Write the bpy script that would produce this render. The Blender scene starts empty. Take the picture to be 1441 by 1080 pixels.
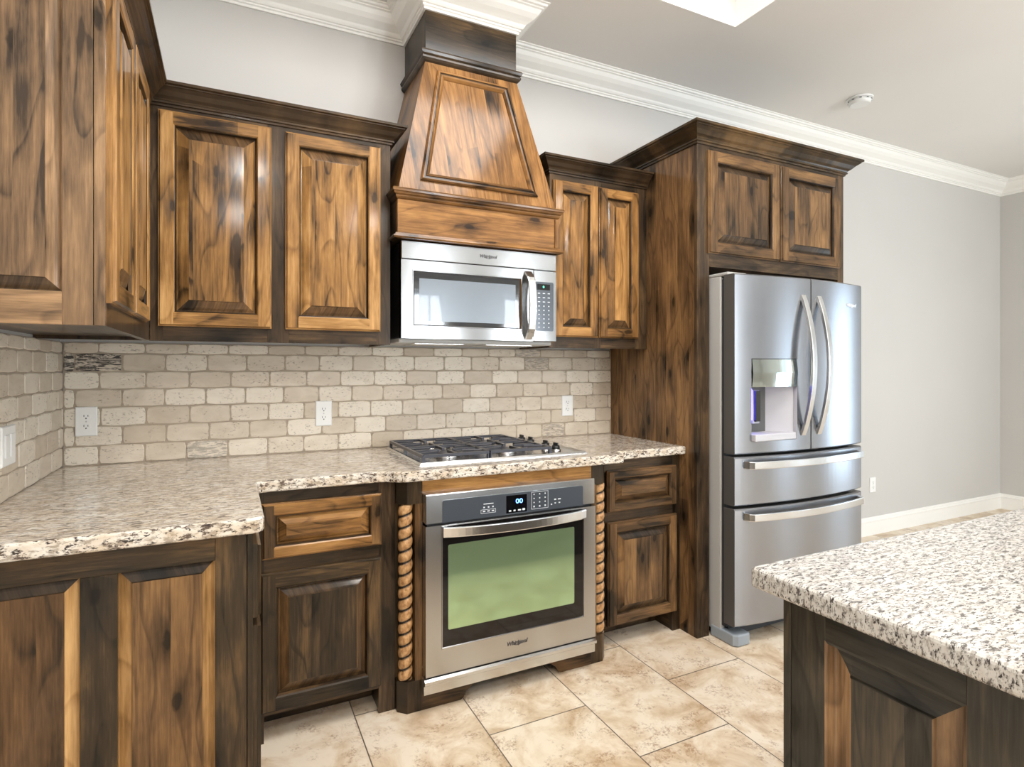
import bpy, bmesh, math, random
from mathutils import Vector, Matrix
S = bpy.context.scene
COL = S.collection
random.seed(7)
PI = math.pi

# ------------------------------------------------------------------ camera
cam = bpy.data.cameras.new('camera')
cam_o = bpy.data.objects.new('camera', cam); COL.objects.link(cam_o)
FPX, YAW = 809.3, 1.1131
cam.sensor_fit = 'HORIZONTAL'; cam.sensor_width = 36.0
cam.lens = FPX / 1441 * 36.0
cam.shift_y = -(540 - 517.2) / 1441
cam.clip_start = 0.02
cam_o.location = (.588, -2.7785, 1.301)
cam_o.rotation_euler = (PI / 2, 0, YAW - PI / 2)
S.camera = cam_o

# ------------------------------------------------------------------ view, world, large lights
S.view_settings.view_transform = 'Standard'
S.view_settings.look = 'None'
S.view_settings.gamma = 1
S.view_settings.exposure = 0.22
w = bpy.data.worlds.new('world'); S.world = w; w.use_nodes = True
w.node_tree.nodes['Background'].inputs[0].default_value = (.80, .90, 1.0, 1)
w.node_tree.nodes['Background'].inputs[1].default_value = 1.5

def area(name, loc, target, sx, sy, power, col, spread=PI):
    l = bpy.data.lights.new(name, 'AREA'); l.shape = 'RECTANGLE'; l.size = sx; l.size_y = sy
    l.energy = power; l.color = col; l.spread = spread
    o = bpy.data.objects.new(name, l); COL.objects.link(o); o.location = loc
    o.rotation_euler = (Vector(target) - Vector(loc)).to_track_quat('-Z', 'Y').to_euler()
    return o
XR, YF, ZC = 6.99, -6.6, 3.0      # right wall, front wall, ceiling
WINS = [(3.10, 3.70), (4.65, 5.25)]       # windows of the front wall (x ranges)
RWS = [(-5.3, -4.6), (-2.8, -2.0)]                        # glazed openings of the right wall (y ranges)
for k, (a, b) in enumerate(WINS):
    area('window_daylight', ((a + b) / 2, YF - .12, 1.6), ((a + b) / 2, 0, 4.4), b - a, 1.9, 155 * (b - a), (.85, .935, 1.0))
for k, (a, b) in enumerate(RWS):
    area('window_daylight', (XR + .12, (a + b) / 2, 1.2), (0, (a + b) / 2, 3.9), b - a, 2.0, 24, (.66, .84, 1.0))
area('recess_light', (1.72, -1.90, 3.33), (1.72, -1.90, 0), 1.35, 1.1, 56, (1.0, .985, .97))
area('added_fill_light', (.75, -3.3, 2.985), (.75, -3.2, 0), .16, .16, 22, (1.0, .96, .90))  # unseen ceiling lamps added as fill for the cabinet fronts
area('added_fill_light', (3.6, -3.0, 2.985), (3.6, -2.8, 0), .16, .16, 6, (1.0, .96, .90))
area('added_fill_light', (2.0, -4.6, 2.985), (2.0, -4.4, 0), .16, .16, 20, (1.0, .96, .90))
area('added_fill_light', (.7, -4.9, 2.985), (.7, -4.7, 0), .16, .16, 20, (1.0, .96, .90))

# ------------------------------------------------------------------ node helpers
class NT:
    def __init__(s, name):
        s.m = bpy.data.materials.new(name); s.m.use_nodes = True
        s.t = s.m.node_tree; s.b = s.t.nodes['Principled BSDF']
    def n(s, typ, **kw):
        x = s.t.nodes.new(typ)
        for k, v in kw.items():
            if k.startswith('i_'):
                kk = k[2:]; kk = int(kk) if kk.isdigit() else kk
                x.inputs[kk].default_value = v
            else: setattr(x, k, v)
        return x
    def l(s, a, b): s.t.links.new(a, b)
    def math(s, op, a, b=None, c=None, clamp=False):
        x = s.t.nodes.new('ShaderNodeMath'); x.operation = op; x.use_clamp = clamp
        for i, v in enumerate((a, b, c)):
            if v is None: continue
            if isinstance(v, (int, float)): x.inputs[i].default_value = v
            else: s.l(v, x.inputs[i])
        return x.outputs[0]
    def vmath(s, op, a, b):
        x = s.t.nodes.new('ShaderNodeVectorMath'); x.operation = op
        for i, v in enumerate((a, b)):
            if isinstance(v, (tuple, list)): x.inputs[i].default_value = v
            else: s.l(v, x.inputs[i])
        return x.outputs[0]
    def mix(s, f, a, b, blend='MIX'):
        x = s.t.nodes.new('ShaderNodeMix'); x.data_type = 'RGBA'; x.blend_type = blend
        for sock, v in ((x.inputs[0], f), (x.inputs[6], a), (x.inputs[7], b)):
            if isinstance(v, (int, float)): sock.default_value = v
            elif isinstance(v, tuple): sock.default_value = (*v, 1) if len(v) == 3 else v
            else: s.l(v, sock)
        return x.outputs[2]
    def ramp(s, f, stops, interp='LINEAR'):
        x = s.t.nodes.new('ShaderNodeValToRGB'); x.color_ramp.interpolation = interp
        e = x.color_ramp.elements
        while len(e) < len(stops): e.new(0.5)
        for el, (p, c) in zip(e, stops):
            el.position = p; el.color = (c, c, c, 1) if isinstance(c, (int, float)) else (*c, 1)
        s.l(f, x.inputs[0]); return x.outputs[0]
    def noise(s, vec, scale, detail=3, rough=.55, dist=0.0):
        x = s.n('ShaderNodeTexNoise'); x.inputs['Scale'].default_value = scale
        x.inputs['Detail'].default_value = detail; x.inputs['Roughness'].default_value = rough
        x.inputs['Distortion'].default_value = dist
        if vec is not None: s.l(vec, x.inputs['Vector'])
        return x.outputs[0]
    def bump(s, h, strength, dist=.002):
        x = s.n('ShaderNodeBump'); x.inputs['Strength'].default_value = strength
        x.inputs['Distance'].default_value = dist; s.l(h, x.inputs['Height'])
        s.l(x.outputs[0], s.b.inputs['Normal'])
    def base(s, c):
        if isinstance(c, tuple): s.b.inputs['Base Color'].default_value = (*c, 1)
        else: s.l(c, s.b.inputs['Base Color'])
    def set(s, **kw):
        for k, v in kw.items(): s.b.inputs[k.replace('_', ' ')].default_value = v
        return s

def lin(r, g, b):
    f = lambda c: (c / 255) / 12.92 if c / 255 <= .04045 else ((c / 255 + .055) / 1.055) ** 2.4
    return (f(r), f(g), f(b))

M = {}
def plain(key, rgb, rough=.5, metal=0., coat=0., emit=None, es=0., **kw):
    t = NT(key); t.base(rgb); t.set(Roughness=rough, Metallic=metal, Coat_Weight=coat, **kw)
    if emit: t.b.inputs['Emission Color'].default_value = (*emit, 1); t.b.inputs['Emission Strength'].default_value = es
    M[key] = t.m; return t

# stained knotty wood: dark / mid / light stain colours, grain axis, glued strips
def wood(key, dark, mid, light, axis, strips, blotch=.5, rough=.40, knots=1.0):
    t = NT(key)
    co = t.n('ShaderNodeTexCoord').outputs['Object']
    tone = t.n('ShaderNodeAttribute', attribute_name='tone').outputs['Fac']
    sep = t.n('ShaderNodeSeparateXYZ'); t.l(co, sep.inputs[0]); X, Y, Z = sep.outputs
    if axis == 'z': along, cross = Z, t.math('ADD', X, t.math('MULTIPLY', Y, 1.0))
    elif axis == 'x': along, cross = X, t.math('ADD', Z, t.math('MULTIPLY', Y, 1.0))
    else: along, cross = Y, t.math('ADD', Z, t.math('MULTIPLY', X, 1.0))
    sv = None
    off = t.math('MULTIPLY', tone, 41.3)
    if strips:
        wob = t.math('MULTIPLY', t.noise(co, 2.0, 0), .02)
        fl = t.math('FLOOR', t.math('ADD', t.math('MULTIPLY', t.math('ADD', cross, wob), 12.5), t.math('MULTIPLY', tone, 63.0)))
        wn = t.n('ShaderNodeTexWhiteNoise', noise_dimensions='1D'); t.l(fl, wn.inputs['W']); sv = wn.outputs[0]
        off = t.math('ADD', off, t.math('MULTIPLY', sv, 17.0))
    def vec(ca, cc, sh=0.0):
        c = t.n('ShaderNodeCombineXYZ')
        t.l(t.math('ADD', t.math('MULTIPLY', along, ca), off), c.inputs[0])
        t.l(t.math('ADD', t.math('MULTIPLY', cross, cc), t.math('MULTIPLY', off, .7)), c.inputs[1])
        t.l(t.math('ADD', off, sh), c.inputs[2]); return c.outputs[0]
    bl = t.noise(vec(1.7, 5.0), 1.5, 4, .6, .15)                       # stain blotches
    warp = t.noise(vec(1.2, 5.0, 3.0), 1.0, 2, .5)                    # cathedral figure
    fig = t.noise(vec(.8, 38.0, 9.0), 1.0, 4, .6, .35)
    ring = t.math('FRACT', t.math('MULTIPLY', warp, 9.0))
    ringd = t.ramp(ring, [(0, .0), (.75, .0), (.93, 1.0), (1.0, .0)])
    fine = t.noise(vec(8.0, 130.0, 5.0), 1.0, 4, .7)
    k = t.n('ShaderNodeTexVoronoi', voronoi_dimensions='2D'); k.inputs['Scale'].default_value = 1.0
    kv = t.vmath('ADD', vec(3.0, 7.0, 2.0), (0, 0, 0))
    t.l(kv, k.inputs['Vector'])
    kn = t.noise(vec(30, 60), 1.0, 2)
    kd = t.math('ADD', k.outputs['Distance'], t.math('MULTIPLY', t.math('SUBTRACT', kn, .5), .10))
    gate = t.n('ShaderNodeSeparateColor'); t.l(k.outputs['Color'], gate.inputs[0])
    g = t.math('GREATER_THAN', gate.outputs[0], .38)
    knot = t.math('MULTIPLY', t.ramp(kd, [(0, 1.0), (.055, 1.0), (.09, .35), (.20, 0)]), g)
    halo = t.math('MULTIPLY', t.ramp(kd, [(0, 1.0), (.18, .75), (.42, 0)]), g)
    f = t.math('ADD', t.math('MULTIPLY', t.math('SUBTRACT', bl, .5), 1.3 * blotch * 2), t.math('MULTIPLY', t.math('SUBTRACT', fig, .5), .8))
    f = t.math('ADD', f, t.math('MULTIPLY', t.math('SUBTRACT', fine, .5), .8))
    f = t.math('SUBTRACT', f, t.math('MULTIPLY', ringd, .22))
    f = t.math('ADD', f, t.math('MULTIPLY', t.math('SUBTRACT', tone, .5), .34))
    if sv is not None: f = t.math('ADD', f, t.math('MULTIPLY', t.math('SUBTRACT', sv, .5), .26))
    smk = t.ramp(t.noise(vec(2.2, 9.0, 21.0), 1.0, 3, .6, .8), [(.52, 0), (.68, 1)])
    f = t.math('SUBTRACT', f, t.math('MULTIPLY', smk, .19))
    f = t.math('SUBTRACT', f, t.math('MULTIPLY', halo, .33 * knots))
    f = t.math('ADD', f, .52, clamp=True)
    x = t.n('ShaderNodeValToRGB'); e = x.color_ramp.elements; e.new(.5)
    for el, (p, c) in zip(e, ((.02, dark), (.5, mid), (1.0, light))): el.position = p; el.color = (*c, 1)
    t.l(f, x.inputs[0])
    c = t.mix(t.math('MULTIPLY', knot, .85 * knots), x.outputs[0], tuple(v * .28 for v in dark))
    t.base(c)
    t.b.inputs['Roughness'].default_value = rough
    t.b.inputs['Coat Weight'].default_value = .45; t.b.inputs['Coat Roughness'].default_value = .13; t.b.inputs['Specular IOR Level'].default_value = .08
    t.bump(t.math('ADD', fine, t.math('MULTIPLY', knot, -1.5)), .16, .0012)
    M[key] = t.m

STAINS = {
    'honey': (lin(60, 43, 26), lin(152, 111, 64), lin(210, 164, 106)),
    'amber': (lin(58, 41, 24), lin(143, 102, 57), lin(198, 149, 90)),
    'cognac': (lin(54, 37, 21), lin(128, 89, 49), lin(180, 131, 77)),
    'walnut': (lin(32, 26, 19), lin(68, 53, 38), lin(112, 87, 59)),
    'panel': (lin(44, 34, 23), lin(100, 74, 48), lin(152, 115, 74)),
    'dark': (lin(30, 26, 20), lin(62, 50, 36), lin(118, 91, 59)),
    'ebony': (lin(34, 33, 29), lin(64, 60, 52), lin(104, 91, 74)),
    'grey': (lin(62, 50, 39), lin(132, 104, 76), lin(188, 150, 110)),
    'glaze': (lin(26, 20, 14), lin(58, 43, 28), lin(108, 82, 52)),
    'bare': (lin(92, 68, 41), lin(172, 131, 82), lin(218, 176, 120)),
}
def wd(stain, axis='z', strips=False):
    key = 'wood_%s_%s%s' % (stain, axis, '_s' if strips else '')
    if key not in M:
        wood(key, *STAINS[stain], axis, strips, knots=.7 if stain in ('walnut', 'ebony') else 1.0)
    return key

# painted walls / ceiling
def paint(key, rgb, bump=.15, rough=.7):
    t = NT(key); co = t.n('ShaderNodeTexCoord').outputs['Object']
    n = t.noise(co, 60, 3); v = t.noise(co, .8, 2)
    c = t.mix(t.ramp(v, [(.3, 0), (.7, 1)]), tuple(x * .97 for x in rgb), tuple(min(1, x * 1.03) for x in rgb))
    t.base(c); t.set(Roughness=rough); t.bump(n, bump, .001); M[key] = t.m
paint('wall_paint', lin(204, 201, 197)); paint('ceiling_paint', lin(234, 231, 227), .3)
paint('trim_white', lin(247, 245, 240), .0, .38); paint('recess_white', lin(246, 244, 240), .05)

def mat_floor():
    t = NT('floor_tile'); co = t.n('ShaderNodeTexCoord').outputs['Object']
    sep = t.n('ShaderNodeSeparateXYZ'); t.l(co, sep.inputs[0])
    c = t.n('ShaderNodeCombineXYZ')
    t.l(t.math('ADD', sep.outputs[1], .92 + .65 * 20), c.inputs[0]); t.l(t.math('ADD', sep.outputs[0], -1.820 + .4056 * 40), c.inputs[1])
    br = t.n('ShaderNodeTexBrick', offset=.5, offset_frequency=2, squash=1.0)
    t.l(c.outputs[0], br.inputs['Vector'])
    for k, v in (('Scale', 1.0), ('Mortar Size', .0022), ('Mortar Smooth', .1), ('Bias', 0), ('Brick Width', .65), ('Row Height', .4056)): br.inputs[k].default_value = v
    br.inputs['Color1'].default_value = (0, 0, 0, 1); br.inputs['Color2'].default_value = (1, 1, 1, 1)
    rnd = t.n('ShaderNodeSeparateColor'); t.l(br.outputs[0], rnd.inputs[0])
    v = t.n('ShaderNodeCombineXYZ'); t.l(t.math('MULTIPLY', rnd.outputs[0], 31.0), v.inputs[2])
    p = t.vmath('ADD', co, v.outputs[0])
    cloud = t.noise(p, 5.2, 6, .66, .5)
    vein = t.noise(p, 8.0, 7, .8, .3)
    spot = t.noise(p, 85.0, 4, .7, .3)
    base = t.ramp(cloud, [(.34, lin(192, 164, 132)), (.46, lin(218, 197, 170)), (.58, lin(236, 222, 202))])
    rust = t.math('MULTIPLY', t.ramp(vein, [(.52, 0), (.60, 1)]), t.ramp(spot, [(.45, 0), (.55, 1)]))
    c1 = t.mix(t.math('MULTIPLY', rust, .6), base, lin(146, 104, 66))
    c1 = t.mix(t.math('MULTIPLY', t.math('SUBTRACT', rnd.outputs[0], .5), .18), c1, lin(200, 170, 140))
    col = t.mix(br.outputs['Fac'], c1, lin(104, 92, 80))
    t.base(col); t.set(Roughness=.36)
    t.bump(t.math('ADD', t.math('MULTIPLY', br.outputs['Fac'], -1.0), t.math('MULTIPLY', spot, .12)), .5, .002)
    M['floor_tile'] = t.m
mat_floor()

def mat_trav():
    t = NT('travertine'); co = t.n('ShaderNodeTexCoord').outputs['Object']
    tone = t.n('ShaderNodeAttribute', attribute_name='tone').outputs['Fac']
    vn = t.n('ShaderNodeAttribute', attribute_name='vein').outputs['Fac']
    v = t.n('ShaderNodeCombineXYZ'); o = t.math('MULTIPLY', tone, 47.0); t.l(o, v.inputs[0]); t.l(o, v.inputs[2])
    p = t.vmath('ADD', co, v.outputs[0])
    ps = t.vmath('MULTIPLY', p, (1.0, 1.0, 2.2))
    cl = t.noise(ps, 9, 4, .6, .8)
    w_ = t.n('ShaderNodeTexWhiteNoise', noise_dimensions='1D'); t.l(t.math('MULTIPLY', tone, 911.0), w_.inputs['W'])
    f = t.math('ADD', t.math('MULTIPLY', w_.outputs[0], .62), t.math('MULTIPLY', cl, .62))
    base = t.ramp(f, [(.22, lin(190, 175, 155)), (.55, lin(212, 199, 181)), (.85, lin(230, 220, 204))])
    pit = t.noise(ps, 75, 3, .65, .5); pg = t.noise(p, 14, 2, .5)
    pits = t.math('MULTIPLY', t.ramp(pit, [(.58, 0), (.66, 1)]), t.ramp(t.math('ADD', pg, t.math('MULTIPLY', w_.outputs[0], .18)), [(.53, 0), (.64, 1)]))
    c = t.mix(t.math('MULTIPLY', pits, .62), base, lin(116, 96, 76))
    sv = t.noise(t.vmath('MULTIPLY', p, (1, 1, 5.0)), 16, 5, .7, 1.5)
    c = t.mix(t.math('MULTIPLY', t.ramp(sv, [(.44, 0), (.54, 1)]), vn), c, lin(60, 54, 50))
    t.base(c); t.set(Roughness=.55)
    t.bump(t.math('SUBTRACT', t.math('MULTIPLY', t.noise(p, 120, 2), .3), pits), .5, .002)
    M['travertine'] = t.m
mat_trav()
paint('grout', lin(168, 154, 136), .3, .9)

def mat_granite(key, sx, sy, warm):
    t = NT(key); co = t.n('ShaderNodeTexCoord').outputs['Object']
    p = t.vmath('MULTIPLY', co, (sx, sy, 1.0))
    a = t.noise(p, 34, 4, .6, .3); b = t.noise(p, 85, 3, .65, .2); d = t.noise(p, 130, 3, .6); e = t.noise(p, 70, 4, .75, .2)
    cream = lin(226, 219, 208) if warm else lin(206, 204, 199)
    base = t.mix(t.ramp(a, [(.40, 0), (.66, 1)]), cream, lin(206, 188, 164) if warm else lin(196, 190, 182))
    c = t.mix(t.math('MULTIPLY', t.ramp(b, [(.50, 0), (.60, 1)]), .8), base, lin(150, 134, 116) if warm else lin(150, 144, 136))
    c = t.mix(t.ramp(e, [(.54, 0), (.60, 1)]), c, lin(92, 78, 68) if warm else lin(98, 93, 90))
    c = t.mix(t.ramp(d, [(.59, 0), (.64, 1)]), c, lin(56, 48, 44))
    t.base(c); t.set(Roughness=.16, Coat_Weight=.3, Coat_Roughness=.05)
    t.bump(d, .05, .001); M[key] = t.m
mat_granite('granite', .46, 1.6, True); mat_granite('granite_island', .72, 1.9, False)

def mat_steel(key, rgb, rough, aniso, rot=0.0):
    t = NT(key); co = t.n('ShaderNodeTexCoord').outputs['Object']
    n = t.noise(t.vmath('MULTIPLY', co, (4.0, 4.0, 700.0)), 1.0, 2)
    t.base(t.mix(n, tuple(x * .94 for x in rgb), rgb))
    t.set(Metallic=1.0, Roughness=rough, Anisotropic=aniso, Anisotropic_Rotation=rot)
    tg = t.n('ShaderNodeTangent', direction_type='RADIAL', axis='Z'); t.l(tg.outputs[0], t.b.inputs['Tangent'])
    t.bump(n, .03, .0005); M[key] = t.m
mat_steel('steel_micro', (.36, .357, .355), .17, .8, .25); mat_steel('steel', (.60, .595, .59), .24, .75, .25); mat_steel('steel_fridge', (.36, .37, .395), .27, .7, .25)
plain('steel_smooth', (.66, .66, .66), .24, 1.0); plain('chrome', (.8, .8, .8), .06, 1.0)
plain('body_grey', lin(178, 176, 172), .45); plain('door_side', lin(92, 90, 88), .4, .3)
plain('black_plastic', lin(22, 22, 23), .4); plain('gasket', lin(40, 42, 46), .6)
plain('panel_slate', lin(84, 90, 98), .14, .25, .6); plain('screen_black', lin(8, 9, 14), .08, 0, .5)
plain('iron', lin(74, 74, 80), .30, .5); plain('knob_black', lin(26, 26, 28), .35)
plain('plastic_white', lin(240, 240, 238), .35); plain('slot_dark', lin(40, 38, 36), .6)
plain('letter_dark', lin(70, 68, 68), .4); plain('letter_light', lin(222, 226, 230), .4)
plain('digit_blue', lin(90, 150, 255), .4, emit=(.12, .32, 1.0), es=5.0)
plain('digit_green', lin(60, 220, 160), .4, emit=(.1, .9, .5), es=2.0)
plain('led_blue', lin(90, 90, 255), .4, emit=(.12, .10, 1.0), es=7.0)
plain('dispenser_grey', lin(188, 186, 190), .4); plain('glass_dark', lin(30, 32, 36), .05, 0, .4, Specular_IOR_Level=.8)
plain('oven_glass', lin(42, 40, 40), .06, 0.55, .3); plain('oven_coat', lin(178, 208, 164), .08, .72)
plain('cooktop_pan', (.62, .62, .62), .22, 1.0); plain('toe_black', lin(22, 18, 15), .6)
plain('screw', (.6, .6, .6), .3, 1.0); plain('foot_grey', lin(150, 158, 166), .5)
def mat_mwwin():
    t = NT('microwave_mesh'); co = t.n('ShaderNodeTexCoord').outputs['Object']
    w1 = t.n('ShaderNodeTexChecker'); t.l(co, w1.inputs[0]); w1.inputs['Scale'].default_value = 520
    w1.inputs[1].default_value = (*lin(84, 90, 97), 1); w1.inputs[2].default_value = (*lin(132, 140, 148), 1)
    t.l(w1.outputs[0], t.b.inputs['Base Color']); t.set(Roughness=.22, Metallic=.12, Coat_Weight=.35, Coat_Roughness=.03); M['microwave_mesh'] = t.m
mat_mwwin()

# ------------------------------------------------------------------ mesh builder
class MB:
    def __init__(s): s.v = []; s.f = []; s.m = []; s.t = []; s.sm = []; s.vein = []
    def add(s, verts, faces, mat, tone=None, smooth=False, T=None, vein=0.0):
        if tone is None: tone = random.random()
        o = len(s.v); s.v += [T @ Vector(p) if T else Vector(p) for p in verts]
        flip = T is not None and T.to_3x3().determinant() < 0
        for i, f in enumerate(faces):
            f = [o + k for k in f]; s.f.append(f[::-1] if flip else f)
            s.m.append(mat[i] if isinstance(mat, list) else mat)
            s.t.append(tone[i] if isinstance(tone, list) else tone); s.sm.append(smooth); s.vein.append(vein)
        return s
    def box(s, x0, x1, y0, y1, z0, z1, mat, tone=None, bev=0.0, T=None, seg=1, vein=0.0):
        x0, x1 = min(x0, x1), max(x0, x1); y0, y1 = min(y0, y1), max(y0, y1); z0, z1 = min(z0, z1), max(z0, z1)
        if bev <= 0:
            v = [(x, y, z) for z in (z0, z1) for y in (y0, y1) for x in (x0, x1)]
            return s.add(v, [(0, 2, 3, 1), (4, 5, 7, 6), (0, 1, 5, 4), (1, 3, 7, 5), (3, 2, 6, 7), (2, 0, 4, 6)], mat, tone, False, T, vein)
        bm = bmesh.new(); bmesh.ops.create_cube(bm, size=1)
        for q in bm.verts: q.co = Vector(((x0 + x1) / 2 + q.co.x * (x1 - x0), (y0 + y1) / 2 + q.co.y * (y1 - y0), (z0 + z1) / 2 + q.co.z * (z1 - z0)))
        b = min(bev, .49 * min(x1 - x0, y1 - y0, z1 - z0))
        bmesh.ops.bevel(bm, geom=bm.edges[:], offset=b, segments=seg, profile=.5, affect='EDGES')
        return s.bm(bm, mat, tone, seg > 1, T, vein)
    def bm(s, bm, mat, tone=None, smooth=False, T=None, vein=0.0):
        bmesh.ops.recalc_face_normals(bm, faces=bm.faces[:]); bm.verts.index_update()
        v = [q.co.copy() for q in bm.verts]; f = [[q.index for q in g.verts] for g in bm.faces]; bm.free()
        return s.add(v, f, mat, tone, smooth, T, vein)
    # polygon in the x/z plane (pts) from y0 to y1
    def prism(s, pts, c0, c1, mat, tone=None, plane='xz', T=None, bev=0.0, seg=1, smooth=False):
        bm = bmesh.new()
        def P(a, b, c): return {'xz': (a, c, b), 'xy': (a, b, c), 'yz': (c, a, b)}[plane]
        lo = [bm.verts.new(P(a, b, c0)) for a, b in pts]; hi = [bm.verts.new(P(a, b, c1)) for a, b in pts]
        n = len(pts); f0 = bm.faces.new(lo); f1 = bm.faces.new(hi)
        for i in range(n): bm.faces.new((lo[i], lo[(i + 1) % n], hi[(i + 1) % n], hi[i]))
        bmesh.ops.recalc_face_normals(bm, faces=bm.faces[:])
        if bev > 0: bmesh.ops.bevel(bm, geom=list(f0.edges) + list(f1.edges), offset=bev, segments=seg, profile=.5, affect='EDGES')
        tri = [f for f in bm.faces if len(f.verts) > 4]
        bmesh.ops.triangulate(bm, faces=tri)
        return s.bm(bm, mat, tone, smooth, T)
    def cyl(s, c, r, h, mat, axis='z', n=24, r2=None, tone=None, smooth=True, T=None, bev=0.0):
        bm = bmesh.new()
        bmesh.ops.create_cone(bm, cap_ends=True, segments=n, radius1=r, radius2=r if r2 is None else r2, depth=h)
        if bev > 0: bmesh.ops.bevel(bm, geom=[e for e in bm.edges if any(len(f.verts) > 4 for f in e.link_faces)], offset=bev, segments=2, affect='EDGES')
        R = {'z': Matrix(), 'x': Matrix.Rotation(PI / 2, 4, 'Y'), 'y': Matrix.Rotation(PI / 2, 4, 'X')}[axis]
        bm.transform(Matrix.Translation(c) @ R)
        caps = [len(f.verts) > 4 for f in bm.faces]
        o = len(s.f); s.bm(bm, mat, tone, smooth, T)
        for i, cp in enumerate(caps):
            if cp: s.sm[o + i] = False
        return s
    # moulding: profile (out, z) swept along a plan path; outwards is to the right of travel
    def sweep(s, path, prof, z, mats, pre=None, post=None, cap=True, tone=None, smooth=False):
        P = [Vector(p) for p in path]; n = len(P)
        ring = []
        def nrm(a, b): d = (b - a).normalized(); return Vector((d.y, -d.x))
        for i in range(n):
            a = P[i - 1] if i > 0 else (Vector(pre) if pre else None)
            b = P[i + 1] if i < n - 1 else (Vector(post) if post else None)
            ns = [nrm(*q) for q in ((a, P[i]) if a is not None else None, (P[i], b) if b is not None else None) if q]
            if len(ns) == 1: m = ns[0]
            else: m = (ns[0] + ns[1]); m = m / m.dot(ns[0])
            ring.append([(P[i].x + m.x * o, P[i].y + m.y * o, z + h) for o, h in prof])
        k = len(prof)
        for i in range(n - 1):
            mat = mats[i] if isinstance(mats, (list, tuple)) else mats
            s.add(ring[i] + ring[i + 1], [(j, j + 1, k + j + 1, k + j) for j in range(k - 1)], mat, random.random() if tone is None else tone, smooth)
        if cap:
            mt = mats[0] if isinstance(mats, (list, tuple)) else mats
            if not pre: s.add(ring[0], [tuple(range(k))[::-1]], mt, tone)
            if not post: s.add(ring[-1], [tuple(range(k))], mt, tone)
        return s
    # rectangular rings: profile list of (inset, height)
    def rings(s, w, h, prof, T, mats, fill=True, tones=None, wtop=None, smooth=False):
        V = []
        for ins, d in prof: V += [(ins, ins, d), (w - ins, ins, d), (w - ins, h - ins, d), (ins, h - ins, d)]
        F, mm, tt = [], [], []
        tones = tones or [random.random() for _ in range(4)]
        for i in range(len(prof) - 1):
            for j in range(4):
                a, b = 4 * i + j, 4 * i + (j + 1) % 4
                F.append((a, b, b + 4, a + 4)); mm.append(mats[j % 2]); tt.append(tones[j])
        if fill:
            a = 4 * (len(prof) - 1); F.append((a, a + 1, a + 2, a + 3)); mm.append(mats[2]); tt.append(random.random())
        return s.add(V, F, mm, tt, smooth, T)
    def tube(s, pts, rad, mat, n=8, closed=False, tone=None, flat=1.0, T=None, cap=True):
        P = [Vector(p) for p in pts]; k = len(P); V = []; up = Vector((0, 0, 1))
        for i in range(k):
            a = P[(i - 1) % k] if closed or i > 0 else P[i]; b = P[(i + 1) % k] if closed or i < k - 1 else P[i]
            d = (b - a).normalized(); u = up if abs(d.dot(up)) < .95 else Vector((1, 0, 0))
            x = d.cross(u).normalized(); y = x.cross(d)
            r = rad[i] if isinstance(rad, (list, tuple)) else rad
            V += [P[i] + (x * math.cos(q) + y * math.sin(q) * flat) * r for q in (2 * PI * j / n for j in range(n))]
        F = []
        for i in range(k if closed else k - 1):
            for j in range(n): F.append((i * n + j, i * n + (j + 1) % n, ((i + 1) % k) * n + (j + 1) % n, ((i + 1) % k) * n + j))
        if not closed and cap: F.append(tuple(range(n))[::-1]); F.append(tuple(range((k - 1) * n, k * n)))
        return s.add(V, F, mat, tone, True, T)
    # flat bar (rectangular section w x t) following pts, w along 'side'
    def bar(s, pts, side, w, t, mat, tone=None):
        P = [Vector(p) for p in pts]; sd = Vector(side).normalized(); V = []
        for i in range(len(P)):
            d = (P[min(i + 1, len(P) - 1)] - P[max(i - 1, 0)]).normalized(); nn = d.cross(sd).normalized()
            c = .18
            for a, b in ((-1 + c, -1), (1 - c, -1), (1, -1 + c), (1, 1 - c), (1 - c, 1), (-1 + c, 1), (-1, 1 - c), (-1, -1 + c)):
                V.append(P[i] + sd * a * w / 2 + nn * b * t / 2)
        F = []
        for i in range(len(P) - 1):
            for j in range(8): F.append((i * 8 + j, i * 8 + (j + 1) % 8, (i + 1) * 8 + (j + 1) % 8, (i + 1) * 8 + j))
        F += [tuple(range(8))[::-1], tuple(range(len(P) * 8 - 8, len(P) * 8))]
        o = len(s.f); s.add(V, F, mat, tone, False); return s
    def build(s, name, parent=None, origin=None, auto=False):
        L = Vector(origin) if origin is not None else (ROOT.get(parent.name, Vector()) if parent else Vector())
        me = bpy.data.meshes.new(name)
        me.from_pydata([p - L for p in s.v], [], s.f)
        keys = []
        for k in s.m:
            if k not in keys: keys.append(k)
        for k in keys: me.materials.append(M[k])
        me.polygons.foreach_set('material_index', [keys.index(k) for k in s.m])
        me.polygons.foreach_set('use_smooth', s.sm)
        at = me.attributes.new('tone', 'FLOAT', 'FACE'); at.data.foreach_set('value', s.t)
        if any(s.vein):
            at = me.attributes.new('vein', 'FLOAT', 'FACE'); at.data.foreach_set('value', s.vein)
        me.update()
        bm = bmesh.new(); bm.from_mesh(me); bmesh.ops.recalc_face_normals(bm, faces=bm.faces[:]); bm.to_mesh(me); bm.free()
        o = bpy.data.objects.new(name, me); COL.objects.link(o)
        if parent: o.parent = parent; ROOT[o.name] = L
        else: o.location = L; ROOT[o.name] = L
        return o
ROOT = {}

def thing(name, loc, label, cat, group=None):
    o = bpy.data.objects.new(name, None); COL.objects.link(o); o.location = loc; o.empty_display_size = .1
    o['label'] = label; o['category'] = cat
    if group: o['group'] = group
    ROOT[o.name] = Vector(loc); return o
def tag(o, label, cat, group=None):
    o['label'] = label; o['category'] = cat
    if group: o['group'] = group
    return o
def struct(mb, name): o = mb.build(name); o['kind'] = 'structure'; return o

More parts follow.
